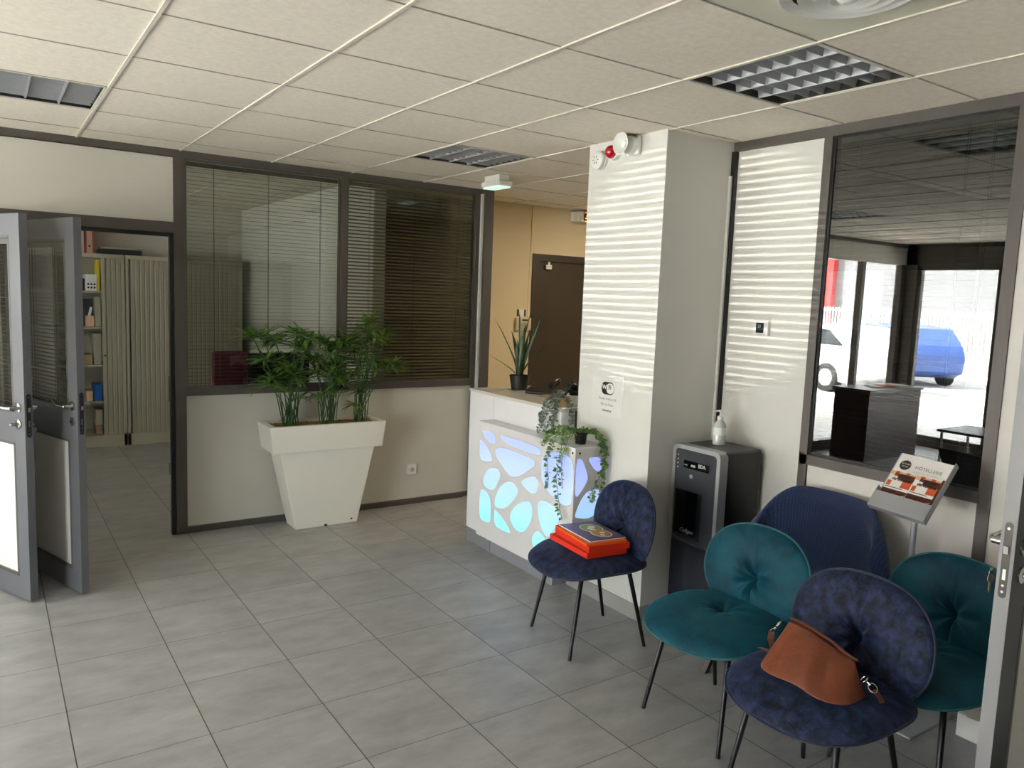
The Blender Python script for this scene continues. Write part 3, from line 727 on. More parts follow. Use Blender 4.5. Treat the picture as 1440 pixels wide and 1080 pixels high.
def rounded(poly, k=4):
    """corner-cutting (Chaikin) so the cells get their soft outline"""
    P = [Vector(p) for p in poly]
    for _ in range(3):
        Q = []
        for i in range(len(P)):
            a, b = P[i], P[(i+1) % len(P)]; Q += [a.lerp(b, .2), a.lerp(b, .8)]
        P = Q
    return P
EDGE = mat('cell_edge_grey', srgb(196, 190, 192), .4)
for P in FC:
    R = rounded(P); cx = sum(p[0] for p in R)/len(R); cz = sum(p[1] for p in R)/len(R)
    c = rel(MB().prism([(XC-.0012, cx+(p[0]-cx)*.985, cz+(p[1]-cz)*.985) for p in R], (.0011, 0, 0))).build('light_cell', CELL, box_)
    rel(MB().prism([(XC-.0006, cx+(p[0]-cx)*1.012, cz+(p[1]-cz)*1.012) for p in R], (.0005, 0, 0))).build('cell_edge', EDGE, box_)
for P in SCC:
    R = rounded(P)
    rel(MB().prism([(p[0], YC-.0012, p[1]) for p in R], (0, .0011, 0))).build('light_cell', CELL, box_)
pieces(MB().lathe([(.006, 0), (.006, .003)], Vector((XC-.0005, 3.258, .882))-DK, 12, (-1, 0, 0)).lathe([(.006, 0), (.006, .003)], Vector((2.69, YC-.0005, .882))-DK, 12, (0, -1, 0)), 'lock_button', FRAMED, box_)

# trailing plants
def vine(m, lm, pts, leaf, n, rnd, spread=.02, keep=None):
    P = [Vector(p) for p in pts]
    m.tube(P, .0014, 5)
    seg = [(P[i+1]-P[i]).length for i in range(len(P)-1)]; tot = sum(seg)
    for k in range(n):
        s_ = tot*(k+.5)/n; i = 0
        while i < len(seg)-1 and s_ > seg[i]: s_ -= seg[i]; i += 1
        p = P[i].lerp(P[i+1], s_/seg[i])
        for side in (-1, 1):
            q = rnd.uniform(0, 6.28); d = Vector((math.cos(q), math.sin(q), rnd.uniform(-.5, .6))).normalized()
            if keep: d = keep(d)
            d.normalize()
            u = Vector((rnd.uniform(-1, 1), rnd.uniform(-1, 1), rnd.uniform(.1, 1))).normalized()
            s2 = d.cross(u).normalized(); b = len(lm.v); L = leaf*rnd.uniform(.7, 1.25); w = L*.34
            c = p+d*.003
            up = s2.cross(d)
            for (a_, w_, h_) in ((0, 0, 0), (.35, 1, .10), (.7, .85, .10), (1, 0, 0)):
                if w_ == 0: lm.v.append(tuple(c+d*L*a_))
                else: lm.v += [tuple(c+d*L*a_-s2*w*w_+up*L*h_), tuple(c+d*L*a_), tuple(c+d*L*a_+s2*w*w_+up*L*h_)]
            lm.f += [(b, b+2, b+1), (b, b+3, b+2), (b+1, b+2, b+5, b+4), (b+2, b+3, b+6, b+5), (b+4, b+5, b+7), (b+5, b+6, b+7)]
rnd = random.Random(9)
awayx = lambda d: Vector((-abs(d.x)*.7, d.y, d.z))
awayy = lambda d: Vector((d.x, -abs(d.y)*.7, d.z))
PT = Vector((2.775, 3.335, .913))
t = thing('hanging_plant', 'green trailing plant in a small black pot on the lit cabinet', 'plant', PT)
MB().lathe([(.030, 0), (.036, .055), (.039, .055), (.039, .066), (.034, .066), (.032, .05), (0, .05)], n=24).build('pot', BLACKP, t, smooth=SM)
vm, lm = MB(), MB(); top = Vector((0, 0, .06))
for pts in ([(2.74, 3.36, .985), (2.68, 3.36, .985), (2.64, 3.40, .93), (2.632, 3.449, 0.807), (2.632, 3.432, 0.709), (2.632, 3.438, 0.644)],
            [(2.74, 3.33, .985), (2.67, 3.33, .98), (2.636, 3.34, 0.89), (2.632, 3.362, 0.724), (2.632, 3.334, 0.618), (2.632, 3.313, 0.542), (2.632, 3.295, 0.503)],
            [(2.74, 3.32, .985), (2.68, 3.31, .98), (2.636, 3.313, 0.88), (2.632, 3.32, 0.771), (2.632, 3.3, 0.688)],
            [(2.75, 3.38, .985), (2.69, 3.44, .96), (2.65, 3.48, .935), (2.64, 3.50, .88)],
            [(2.76, 3.38, .99), (2.70, 3.42, 1.0), (2.67, 3.46, .97), (2.66, 3.50, .95)],
            [(2.79, 3.31, .985), (2.80, 3.25, 1.00), (2.815, 3.215, .94), (2.835, 3.21, 0.847), (2.836, 3.21, 0.773), (2.80, 3.21, .70), (2.763, 3.21, 0.65), (2.757, 3.21, 0.60)],
            [(2.79, 3.31, .985), (2.82, 3.26, .99), (2.845, 3.215, .93), (2.85, 3.21, 0.835), (2.84, 3.21, 0.711), (2.83, 3.21, .64)],
            [(2.79, 3.31, .985), (2.83, 3.29, .98), (2.85, 3.25, .95), (2.84, 3.21, .88)]):
    kk = awayy if pts[-1][1] < 3.22 else awayx
    vine(vm, lm, [Vector(p)-PT for p in pts], .027, 38 if len(pts) > 5 else 26, rnd, keep=kk)
for k in range(26):
    q = rnd.uniform(0, 6.28); e = rnd.uniform(.2, 1.3); r_ = rnd.uniform(.03, .075)
    a = top+Vector((math.cos(q)*math.cos(e)*r_, math.sin(q)*math.cos(e)*r_, math.sin(e)*r_*.7))
    vine(vm, lm, [top, a], .02, 3, rnd)
vm.build('vine', STEM1, t, smooth=SM); lm.build('foliage', LEAF2, t, smooth=3.2)
PT = Vector((2.84, 3.60, 1.084))
t = thing('hanging_plant', 'grey-green trailing plant in a round pot on the upper counter', 'plant', PT)
MB().lathe([(.035, 0), (.045, .05), (.047, .056), (.040, .056), (.038, .045), (0, .045)], n=24).build('pot', mat('beige_pot', srgb(196, 160, 112), .6), t, smooth=SM)
vm, lm = MB(), MB(); top = Vector((0, 0, .05))
for pts in ([(2.83, 3.61, 1.14), (2.79, 3.62, 1.12), (2.765, 3.63, 1.065), (2.762, 3.659, 1.013), (2.762, 3.71, 0.945), (2.762, 3.727, 0.875), (2.762, 3.723, 0.83)],
            [(2.83, 3.59, 1.14), (2.78, 3.58, 1.12), (2.765, 3.594, 1.009), (2.762, 3.644, 0.956), (2.762, 3.673, 0.898), (2.762, 3.66, 0.85)],
            [(2.83, 3.59, 1.14), (2.78, 3.57, 1.12), (2.765, 3.56, 1.02), (2.762, 3.57, .93)],
            [(2.84, 3.57, 1.14), (2.84, 3.54, 1.13), (2.84, 3.521, 1.06), (2.84, 3.515, .99)],
            [(2.83, 3.64, 1.14), (2.78, 3.66, 1.12), (2.765, 3.69, 1.04), (2.762, 3.70, .95)]):
    kk = awayy if pts[-1][1] < 3.53 else awayx
    vine(vm, lm, [Vector(p)-PT for p in pts], .023, 36, rnd, keep=kk)
for k in range(34):
    q = rnd.uniform(0, 6.28); e = rnd.uniform(.1, 1.2); r_ = rnd.uniform(.04, .09)
    a = top+Vector((-abs(math.cos(q)*math.cos(e)*r_), math.sin(q)*math.cos(e)*r_, math.sin(e)*r_*.8))
    vine(vm, lm, [top, a], .02, 3, rnd)
vm.build('vine', STEM1, t, smooth=SM); lm.build('foliage', LEAF3, t, smooth=3.2)
PT = Vector((2.97, 3.64, 1.084))
t = thing('dark_leaf_plant', 'dark leaved small plant behind the grey-green one, against the pillar', 'plant', PT)
MB().lathe([(.03, 0), (.038, .06), (.034, .06), (0, .05)], n=20).build('pot', WHITE, t, smooth=SM)
vm, lm = MB(), MB(); top = Vector((0, 0, .055))
for k in range(46):
    q = rnd.uniform(0, 6.28); e = rnd.uniform(.1, 1.4); r_ = rnd.uniform(.05, .12)
    a = top+Vector((math.cos(q)*math.cos(e)*r_*.8, math.sin(q)*math.cos(e)*r_*.7, math.sin(e)*r_))
    vine(vm, lm, [top, a], .026, 3, rnd)
vm.build('stem', STEM1, t, smooth=SM); lm.build('foliage', LEAF4, t, smooth=3.2)

# snake plant on the counter
PT = Vector((3.08, 4.40, 1.084))
t = thing('snake_plant', 'tall snake plant with stiff pointed leaves on the reception counter', 'plant', PT)
MB().lathe([(.055, 0), (.07, .09), (.072, .10), (.064, .10), (.062, .08), (0, .08)], n=28).build('pot', mat('black_pot', srgb(30, 30, 28), .5), t, smooth=SM)
lm = MB()
for (dx, dy, hh, q) in ((-.15, .10, .44, .3), (-.02, .02, .50, 1), (.02, -.03, .42, 2), (.05, -.05, .50, .4), (.10, -.09, .49, 1.2), (.17, -.15, .30, .2), (-.05, .06, .36, 2.2), (.03, .0, .33, .8), (-.03, -.02, .30, 1.7), (.06, -.01, .38, 2.6), (-.17, .13, .17, .2)):
    b = len(lm.v); n = 9
    for i in range(n+1):
        u = i/n; c = Vector((dx*u**1.5+.012*math.cos(q*5), dy*u**1.5+.012*math.sin(q*5), .07+hh*.94*u))
        w = .019*(1-u**2.2)**.8*(.8+.4*math.sin(PI*u*.8))+.0004; tw = q+u*1.1
        s_ = Vector((math.cos(tw), math.sin(tw), 0)); nn = Vector((-s_.y, s_.x, 0))
        lm.v += [tuple(c-s_*w), tuple(c+nn*w*.4), tuple(c+s_*w), tuple(c+nn*(w*.4-.002))]
    for i in range(n):
        for k in range(4): a = b+i*4; lm.f.append((a+k, a+(k+1) % 4, a+4+(k+1) % 4, a+4+k))
lm.build('leaf', SNAKE, t, smooth=SM)
# phone on the counter, half hidden
t = thing('desk_phone', 'black desk phone on the counter right of the snake plant', 'phone', (3.12, 4.17, 1.084), .5)
m = MB(); m.prism([(-.10, -.09, 0), (.10, -.09, 0), (.10, -.09, .075), (-.10, -.09, .02)], (0, .18, 0)); m.build('phone_base', BLACKP, t, bevel=.004)
MB().tube([(-.06, -.075, .055), (-.03, -.085, .08), (.05, -.085, .095), (.085, -.075, .085)], [.017, .012, .012, .017], 10).build('handset', BLACKP, t, smooth=SM)
t = thing('paper_stack', 'low beige desk tray on the counter behind the desk front', 'tray', (3.05, 3.9, 1.084))
MB().box(-.06, .10, -.13, .13, 0, .012).build('tray_body', CARDB, t, bevel=.003)
t2 = t
# ------------------------------------------------------------------ items on the pillar
XP = 2.885
t = thing('siren', 'white wall siren with flared oval horn high on the pillar', 'siren', (XP, 3.135, 2.545))
m = MB().lathe([(.050, 0), (.052, .03), (.046, .055), (.032, .065), (.030, .075), (.038, .085), (.054, .104), (.058, .107), (.053, .107), (.043, .096), (.022, .078), (0, .076)], (0, 0, 0), 32, (-1, 0, 0))
m.build('horn', WHITE, t, smooth=SM)
MB().box(-.03, -.0005, -.055, .055, -.052, .045).build('back_box', WHITE, t, bevel=.012, seg=3)
MB().lathe([(.02, 0), (.018, .010), (.0, .013)], (-.076, 0, 0), 20, (-1, 0, 0)).build('horn_core', mat('pale_core', srgb(238, 240, 236), .3), t, smooth=SM)
t = thing('beacon', 'small red flashing beacon between the siren and the round sounder', 'beacon', (XP, 3.285, 2.53))
MB().lathe([(.042, 0), (.043, .028), (.040, .03), (0, .03)], (0, 0, 0), 32, (-1, 0, 0)).build('beacon_base', WHITE, t, smooth=SM)
MB().lathe([(.036, 0), (.035, .012), (.028, .028), (.014, .038), (0, .04)], (-.03, 0, 0), 32, (-1, 0, 0)).build('red_lens', REDG, t, smooth=3.2)
t = thing('sounder', 'flat round white alarm sounder at the left edge of the pillar', 'alarm', (XP, 3.40, 2.50))
MB().lathe([(.050, 0), (.050, .014), (.044, .016), (.044, .024), (.050, .026), (.050, .040), (.044, .046), (.02, .049), (0, .049)], (0, 0, 0), 36, (-1, 0, 0)).build('sounder_body', WHITE, t, smooth=SM)
g = MB()
for k in range(6):
    q = k*PI/3; g.obox((-.049, .018*math.cos(q), .018*math.sin(q)), (.001, 0, 0), (0, .007*math.cos(q), .007*math.sin(q)), (0, -.002*math.sin(q), .002*math.cos(q)))
g.build('grille_slot', GINK, t)
t = thing('wifi_sheet', 'white printed sheet with a wireless logo taped to the pillar', 'sign', (XP, 3.25, 1.20))
MB().box(-.0012, -.0003, -.125, .135, -.12, .17).build('paper', mat('glossy_paper', srgb(232, 230, 226), .25), t)
def ptx(b, s_, y, z, m=GINK, bold=0, al='CENTER'): return text('printed_text', b, m, s_, (-.0014, y, z), (0, -1, 0), (0, 0, 1), t, .0001, al, bold)
ptx('Réseau: Public-LUR', .019, 0, -.035); ptx('Mot de Passe:', .019, 0, -.067); ptx('bienvenue', .018, 0, -.10, INK, .0003)
rr = [(.018*math.cos(q), .018*math.sin(q)) for q in [2*PI*k/24 for k in range(24)]]
def pill(cy, cz, hw, hh, m, x, nm):
    P = []
    for (sx, sz, q0) in ((1, 1, 0), (-1, 1, PI/2), (-1, -1, PI), (1, -1, 3*PI/2)):
        for k in range(7):
            q = q0+PI/2*k/6; P.append((x, cy+sx*(hw-hh*.8)+hh*.8*math.cos(q), cz+sz*(hh*.2)+hh*.8*math.sin(q)))
    MB().prism(P, (-.0003, 0, 0)).build(nm, m, t)
pill(0, .035, .052, .036, INK, -.0013, 'wireless_logo'); pill(-.020, .035, .030, .029, PAPER, -.0016, 'logo_lobe')
text('logo_text', 'Wi', PAPER, .034, (-.0018, .046, .023), (0, -1, 0), (0, 0, 1), t, .0001, 'LEFT', .001)
text('logo_text', 'Fi', INK, .034, (-.0020, -.006, .023), (0, -1, 0), (0, 0, 1), t, .0001, 'LEFT', .001)

# emergency light, exit sign, keypad, card
t = thing('emergency_light', 'white emergency light with a pale green lens under the ceiling', 'emergency light', (3.13, 4.86, 2.6))
MB().box(-.045, .045, -.10, .10, -.045, -.001).box(-.06, .06, -.12, .12, -.082, -.045).build('light_body', WHITE, t, bevel=.006)
MB().box(-.05, .05, -.11, .11, -.092, -.080).build('lens', mat('pale_green_lens', srgb(190, 226, 206), .2, emit=.25), t, bevel=.004)
t = thing('exit_sign', 'small box exit sign with a running figure near the pillar top', 'exit sign', (4.90, 6.0, 2.535))
MB().box(-.10, .20, -.035, .095, -.055, .042).build('sign_box', WHITE, t, bevel=.004)
MB().box(-.035, .20, -.040, -.035, -.055, .042).build('sign_face', mat('dark_sign_face', srgb(44, 34, 14), .4), t)
rf = MB(); OR = mat('lit_sign_orange', srgb(236, 168, 60), .4, emit=.7)
rf.box(-.028, .05, -.042, -.040, -.052, -.046).box(-.028, .05, -.042, -.040, .030, .034)
rf.lathe([(.008, 0), (.008, .002)], (.012, -.040, .020), 12, (0, -1, 0))
for a, b in (((.010, .012), (.004, -.012)), ((.004, -.012), (.018, -.024)), ((.018, -.024), (.012, -.040)), ((.004, -.012), (-.010, -.024)), ((-.010, -.024), (-.022, -.022)), ((.008, .008), (.024, .0)), ((.008, .008), (-.010, .0))):
    rf.tube([(a[0], -.0415, a[1]), (b[0], -.0415, b[1])], .004, 6)
rf.build('running_figure', OR, t)
t = thing('alarm_keypad', 'beige alarm keypad on the cream wall beside the brown door', 'keypad', (4.275, 6.1, 1.47))
MB().box(-.088, .088, -.03, -.0005, -.06, .06).build('keypad_body', mat('beige_plastic', srgb(200, 190, 158), .45), t, bevel=.006)
MB().box(-.02, .045, -.0315, -.030, .03, .045).build('display', FRAMED, t)
kb = MB()
for i in range(4):
    for j in range(4): kb.box(-.04+i*.026, -.02+i*.026, -.034, -.030, -.045+j*.016, -.034+j*.016)
pieces(kb, 'key_button', mat('keypad_button', srgb(176, 166, 136), .5), t)
t = thing('wall_card', 'small card with dark bars pinned above the alarm keypad', 'card', (4.26, 6.1, 1.575))
MB().box(-.05, .05, -.002, -.0003, -.035, .035).build('card_paper', PAPER, t); pieces(MB().box(-.05, -.028, -.003, -.002, -.033, .033).box(.032, .05, -.003, -.002, -.033, .033), 'dark_bar', INK, t)
t = thing('door_hook', 'white plastic hook over the top of the brown door', 'hook', (4.555, 6.09, 2.035))
MB().box(-.035, .035, -.012, -.0005, -.03, .012).box(-.012, .012, -.012, -.0005, .012, .04).build('hook_body', WHITE, t, bevel=.003); MB().box(-.03, .03, -.013, -.012, -.008, -.003).build('hook_slot', GINK, t)

# thermostat on the right partition
t = thing('thermostat', 'small white square thermostat on the white partition panel', 'thermostat', (XR, 2.635, 1.612))
MB().box(-.02, -.0005, -.048, .048, -.042, .042).build('thermostat_body', WHITE, t, bevel=.005)
MB().box(-.0215, -.020, -.022, .026, -.025, .028).build('thermostat_screen', mat('dark_lcd', srgb(44, 50, 54), .15), t)
text('screen_digits', '21', PAPER, .022, (-.0225, .015, -.002), (0, -1, 0), (0, 0, 1), t, .0001)

# ------------------------------------------------------------------ water cooler
CX0, CX1, CY0, CY1, CH = 3.04, 3.37, 2.55, 2.868, .98
t = thing('water_cooler', 'tall black and silver water cooler in the corner beside the pillar', 'water cooler', (3.2, 2.71, 0))
CO = Vector((3.2, 2.71, 0))
def relc(m): m.v = [tuple(Vector(v)-CO) for v in m.v]; return m
relc(MB().box(CX0+.035, CX1, CY0, CY1, .01, CH)).build('body', BLACKP, t, bevel=.018, seg=3)
relc(MB().box(CX0+.012, CX0+.04, CY0+.004, CY1-.004, .02, .47)).build('lower_door', mat('black_door_panel', srgb(24, 28, 40), .25), t, bevel=.006)
# silver frame around the head, rounded, arch shape
f = MB(); yy0, yy1, z0, z1 = CY0-.004, CY1+.002, .46, CH+.004
def arch(y0, y1, zb, zt, r, x):
    P = [(x, y0, zb)]
    for k in range(7): q = PI-PI/2*k/6; P.append((x, y0+r+r*math.cos(q), zt-r+r*math.sin(q)))
    for k in range(7): q = PI/2-PI/2*k/6; P.append((x, y1-r+r*math.cos(q), zt-r+r*math.sin(q)))
    P.append((x, y1, zb)); return P
O_ = arch(yy0, yy1, z0, z1, .035, CX0-.006); I_ = arch(yy0+.022, yy1-.022, z0, z1-.022, .022, CX0-.006)
n = len(O_); dx = Vector((.06, 0, 0))
vv = [Vector(p) for p in O_+I_]; vv += [p+dx for p in vv]
fs = []
for i in range(n-1):
    fs += [(i, i+1, n+i+1, n+i), (2*n+i, 3*n+i, 3*n+i+1, 2*n+i+1), (i, 2*n+i, 2*n+i+1, i+1), (n+i, n+i+1, 3*n+i+1, 3*n+i)]
fs += [(0, n, 3*n, 2*n), (n-1, 3*n-1, 4*n-1, 2*n-1)]
f.add(vv, fs); relc(f).build('silver_frame', SILVER, t, smooth=SM)
relc(MB().prism(arch(yy0+.024, yy1-.024, z0+.0, z1-.024, .02, CX0-.001), (.03, 0, 0))).build('front_panel', CHARC, t)
relc(MB().box(CX0-.002, CX0+.0, 2.655, 2.80, .49, .745)).build('niche_edge', BLACKP, t)
relc(MB().box(CX0-.0035, CX0-.0015, 2.685, 2.835, .505, .742)).build('dispensing_niche', mat('gloss_black', srgb(5, 6, 8), .12), t, bevel=.001)
relc(MB().lathe([(.011, 0), (.011, .003)], (CX0-.001, 2.735, .825), 20, (-1, 0, 0))).build('round_button', mat('pale_button', srgb(170, 172, 176), .4), t)
relc(MB().box(CX0-.003, CX0-.001, 2.62, 2.79, .865, .905)).build('control_display', mat('gloss_display', srgb(8, 9, 12), .12), t)
pieces(relc(MB().box(CX0-.004, CX0-.003, 2.765, 2.785, .878, .884).box(CX0-.004, CX0-.003, 2.71, 2.74, .876, .888)), 'display_marks', SILVER2, t)
c = text('cooler_mark', 'ΩΔα', PAPER, .03, (CX0-.0035-CO.x, 2.70-CO.y, .868), (0, -1, 0), (0, 0, 1), t, .0001) if False else text('cooler_mark', '80A', PAPER, .030, (CX0-.0045-CO.x, 2.690-CO.y, .874), (0, -1, 0), (0, 0, 1), t, .0001)
text('brand_script', 'Culligan', PAPER, .030, (CX0-.0045-CO.x, 2.795-CO.y, .515), (0, -1, 0), (0, 0, 1), t, .0001, shear=.5)
relc(MB().tube([(CX0-.006, 2.845, .492), (CX0-.010, 2.79, .482), (CX0-.012, 2.72, .475), (CX0-.010, 2.67, .472)], .0018, 6)).build('drip_tray_edge', CHROME, t)
ic = MB()
for k in range(4): ic.lathe([(.004, 0), (.004, .001)], (CX0-.0015, 2.833, .925-.022*k), 10, (-1, 0, 0))
pieces(relc(ic), 'status_icon', PAPER, t)
pieces(relc(MB().lathe([(.02, 0), (.02, .01)], (3.08, 2.58, 0), 12).lathe([(.02, 0), (.02, .01)], (3.08, 2.84, 0), 12).lathe([(.02, 0), (.02, .01)], (3.33, 2.58, 0), 12).lathe([(.02, 0), (.02, .01)], (3.33, 2.84, 0), 12)), 'foot', BLACKP, t)

# gel bottle on the cooler
t = thing('pump_bottle', 'clear gel pump bottle standing on top of the water cooler', 'bottle', (3.235, 2.735, .981))
MB().lathe([(.030, 0), (.034, .004), (.034, .095), (.030, .115), (.016, .130), (.014, .140), (0, .14)], n=28).build('bottle_body', LIQ, t, smooth=SM)
MB().lathe([(.0345, 0), (.0345, .04)], (0, 0, .055), n=28).build('bottle_label', PAPER, t, smooth=SM)
MB().lathe([(.016, 0), (.016, .018), (.006, .020), (.005, .040), (.011, .042), (.011, .05), (0, .052)], (0, 0, .136), n=20).tube([(0, 0, .183), (-.03, .01, .182), (-.036, .012, .176)], .0045, 8).build('pump_head', WHITE, t, smooth=SM)

# ------------------------------------------------------------------ chairs
def superxy(q, a, b, n):
    c, s_ = math.cos(q), math.sin(q)
    r = (abs(c)**n+abs(s_)**n)**(-1/n); return a*c*r, b*s_*r

def cushion_seat(m):
    NR, NT = 34, 96; top = []
    b = len(m.v)
    def zt(x, y, r):
        th = .052*(max(0, 1-r**3.2))**.5
        d = math.hypot(x, y); q = math.atan2(y, x)
        th -= .030*math.exp(-(d/.035)**2)+.008*math.exp(-(d/.11)**2)*(.5+.5*math.cos(q*7+1))
        th += .0035*math.sin(q*23+r*3)*max(0, (r-.65))*(1-r)*12
        return th
    for side in (1, -1):
        for i in range(NR+1):
            r = math.sin(PI/2*i/NR)
            for k in range(NT):
                q = 2*PI*k/NT; x, y = superxy(q, .272*r, .283*r, 2.6)
                x += -.031
                z = zt(x, y, r) if side > 0 else -.034*(max(0, 1-r**4))**.5
                dip = -.035*(x/.27)**2*(1 if x < 0 else .3)
                m.v.append((x, y, .434+z+dip))
    for s_ in range(2):
        B = b+s_*(NR+1)*NT
        for i in range(NR):
            for k in range(NT):
                k2 = (k+1) % NT; m.f.append((B+i*NT+k, B+i*NT+k2, B+(i+1)*NT+k2, B+(i+1)*NT+k))
    return m
def seat_rim():
    P = []
    for k in range(72):
        x, y = superxy(2*PI*k/72, .274, .285, 2.6); x -= .031; P.append((x, y, .434-.035*(x/.27)**2*(1 if x < 0 else .3)))
    return P
BW, BH, BZ = .270, .210, .578
def backpt(u, v, off):
    """u across (-1..1 along y), v up (-1..1); returns a point on the tilted, wrapped back shell, off = towards the sitter"""
    y = u; z = v
    x = .208+.17*(z)-.50*y*y-.25*max(0, -z)**1.5*.0
    n = Vector((-1, -1.1*y, .17)).normalized()
    return Vector((x, y, BZ+z))+n*off
def outline(q, r):
    y, z = superxy(q, BW, BH, 2.45)
    if z < 0: y *= 1-.20*(-z/BH)**1.6
    return y*r, z*r
def cushion_back(m, seam=True):
    NR, NT = 44, 120; b = len(m.v)
    for side in (1, -1):
        for i in range(NR+1):
            r = math.sin(PI/2*i/NR)
            for k in range(NT):
                q = 2*PI*k/NT; y, z = outline(q, r)
                if side > 0:
                    th = .050*(max(0, 1-r**3))**.5
                    dz = z+.01; d = math.hypot(y, dz); a = math.atan2(dz, y)
                    th -= .036*math.exp(-(d/.030)**2)
                    th -= .014*math.exp(-(y/.007)**2)*(1-r**6)
                    th += .010*math.cos(a*7+.8)*math.exp(-((d-.06)/.05)**2)
                    th += .003*math.sin(a*21)*math.exp(-((r-.85)/.1)**2)
                else: th = -.030*(max(0, 1-r**4))**.5
                m.v.append(tuple(backpt(y, z, th)))
    for s_ in range(2):
        B = b+s_*(NR+1)*NT
        for i in range(NR):
            for k in range(NT):
                k2 = (k+1) % NT; m.f.append((B+i*NT+k, B+i*NT+k2, B+(i+1)*NT+k2, B+(i+1)*NT+k))
    return m
def make_chair(vel, pip, label, group, loc, rz):
    t = thing('lounge_chair' if False else 'velvet_chair', label, 'chair', loc, rz, group)
    s_ = cushion_seat(MB()).build('seat', vel, t, smooth=3.2)
    MB().ring(seat_rim(), .0045, 6).build('seat_piping', pip, s_, smooth=3.2)
    b = cushion_back(MB()).build('backrest', vel, t, smooth=3.2)
    R = [backpt(*outline(2*PI*k/90, 1.004), 0) for k in range(90)]
    MB().ring(R, .0048, 6).build('back_piping', pip, b, smooth=3.2)
    MB().tube([(.08, .0, .39), (.17, .0, .385), (.215, 0, .41), (.243, 0, .50)], .012, 8).build('back_bracket', BLACKM, t, smooth=SM)
    pieces(MB().tube([(-.12, .15, .394), (-.12, -.15, .394)], .010, 8).tube([(.13, .15, .394), (.13, -.15, .394)], .010, 8), 'seat_frame', BLACKM, t, smooth=SM)
    for (bx, by, tx, ty) in ((-.222, .208, -.15, .165), (-.222, -.208, -.15, -.165), (.212, .200, .12, .16), (.212, -.200, .12, -.16)):
        pts = [(tx*.75, ty*.85, .394), (tx*.93, ty*.97, .390), (tx+(bx-tx)*.06, ty+(by-ty)*.06, .374), (bx, by, 0)]
        MB().tube(pts, [.0115, .0115, .0115, .0085], 12).build('leg', BLACKM, t, smooth=SM)
    return t
ch1 = make_chair(NAVY, NAVYP, 'navy velvet chair before the pillar, with red folders on its seat', 'velvet chairs', (2.525, 2.90, 0), -.17)
ch2 = copy_tree(ch1); ch2.location = (2.345, 1.455, 0); ch2.rotation_euler = (0, 0, -.03)
ch2['label'] = 'navy velvet chair in the foreground carrying a tan leather handbag'
ch3 = make_chair(TEAL, TEALP, 'teal velvet chair with an empty seat left of the foreground navy chair', 'velvet chairs', (2.495, 2.02, 0), -.02)
ch4 = copy_tree(ch3); ch4.location = (2.87, 1.385, 0); ch4.rotation_euler = (0, 0, -.04)
ch4['label'] = 'teal velvet chair at the back right, partly hidden by the grey door'

# tweed armchair against the wall
t = thing('armchair', 'wide blue tweed armchair against the wall behind the teal chair', 'armchair', (3.03, 2.085, 0), -.03)
m = MB(); NV, NU = 22, 40; base = []
def shell(u, v, off):          # u -1..1 around the back, v 0..1 up
    a = u*1.25; w = .30+.045*math.sin(PI*min(1, v*1.05)); dep = .255
    ztop = .458*(1-.62*max(0, abs(u)-.42)**2*1.9)
    z = .40+ztop*v
    x = -.02+(dep+.05*v+off)*math.cos(a)**.8 if math.cos(a) > 0 else -.02
    y = (w+off)*math.sin(a)*(1.0+.06*math.sin(PI*v))
    return (x, y, z)
for off in (0, .055):
    for i in range(NV+1):
        for k in range(NU+1):
            u = -1+2*k/NU; v = i/NV
            o_ = off*(1-.85*max(0, v-.86)/.14)+(.0275*.85*max(0, v-.86)/.14)
            m.v.append(shell(u, v, o_))
K = NU+1; Bn = (NV+1)*K
for i in range(NV):
    for k in range(NU):
        a = i*K+k; m.f += [(a, a+1, a+K+1, a+K), (Bn+a, Bn+a+K, Bn+a+K+1, Bn+a+1)]
for k in range(NU):
    a = NV*K+k; m.f.append((a, a+1, Bn+a+1, Bn+a)); m.f.append((k, Bn+k, Bn+k+1, k+1))
for i in range(NV):
    a = i*K; m.f.append((a, a+K, Bn+a+K, Bn+a)); a = i*K+NU; m.f.append((a, Bn+a, Bn+a+K, a+K))
m.build('backrest', TWEED, t, smooth=1.2)
m = MB(); NR, NT = 14, 64
for side in (1, -1):
    for i in range(NR+1):
        r = math.sin(PI/2*i/NR)
        for k in range(NT):
            x, y = superxy(2*PI*k/NT, .215*r, .285*r, 3); m.v.append((x+.02, y, .38+side*.065*(max(0, 1-r**5))**.5))
for s_ in range(2):
    B = s_*(NR+1)*NT
    for i in range(NR):
        for k in range(NT): k2 = (k+1) % NT; m.f.append((B+i*NT+k, B+i*NT+k2, B+(i+1)*NT+k2, B+(i+1)*NT+k))
m.build('seat', TWEED, t, smooth=3.2)
for (bx, by) in ((-.29, .225), (-.29, -.225), (.24, .22), (.24, -.22)):
    MB().prism([(bx*.55-.012, by*.8-.012, .34), (bx*.55+.012, by*.8-.012, .34), (bx*.55+.012, by*.8+.012, .34), (bx*.55-.012, by*.8+.012, .34)], (bx*.42, by*.2, -.339)).build('leg', BLACKM, t)

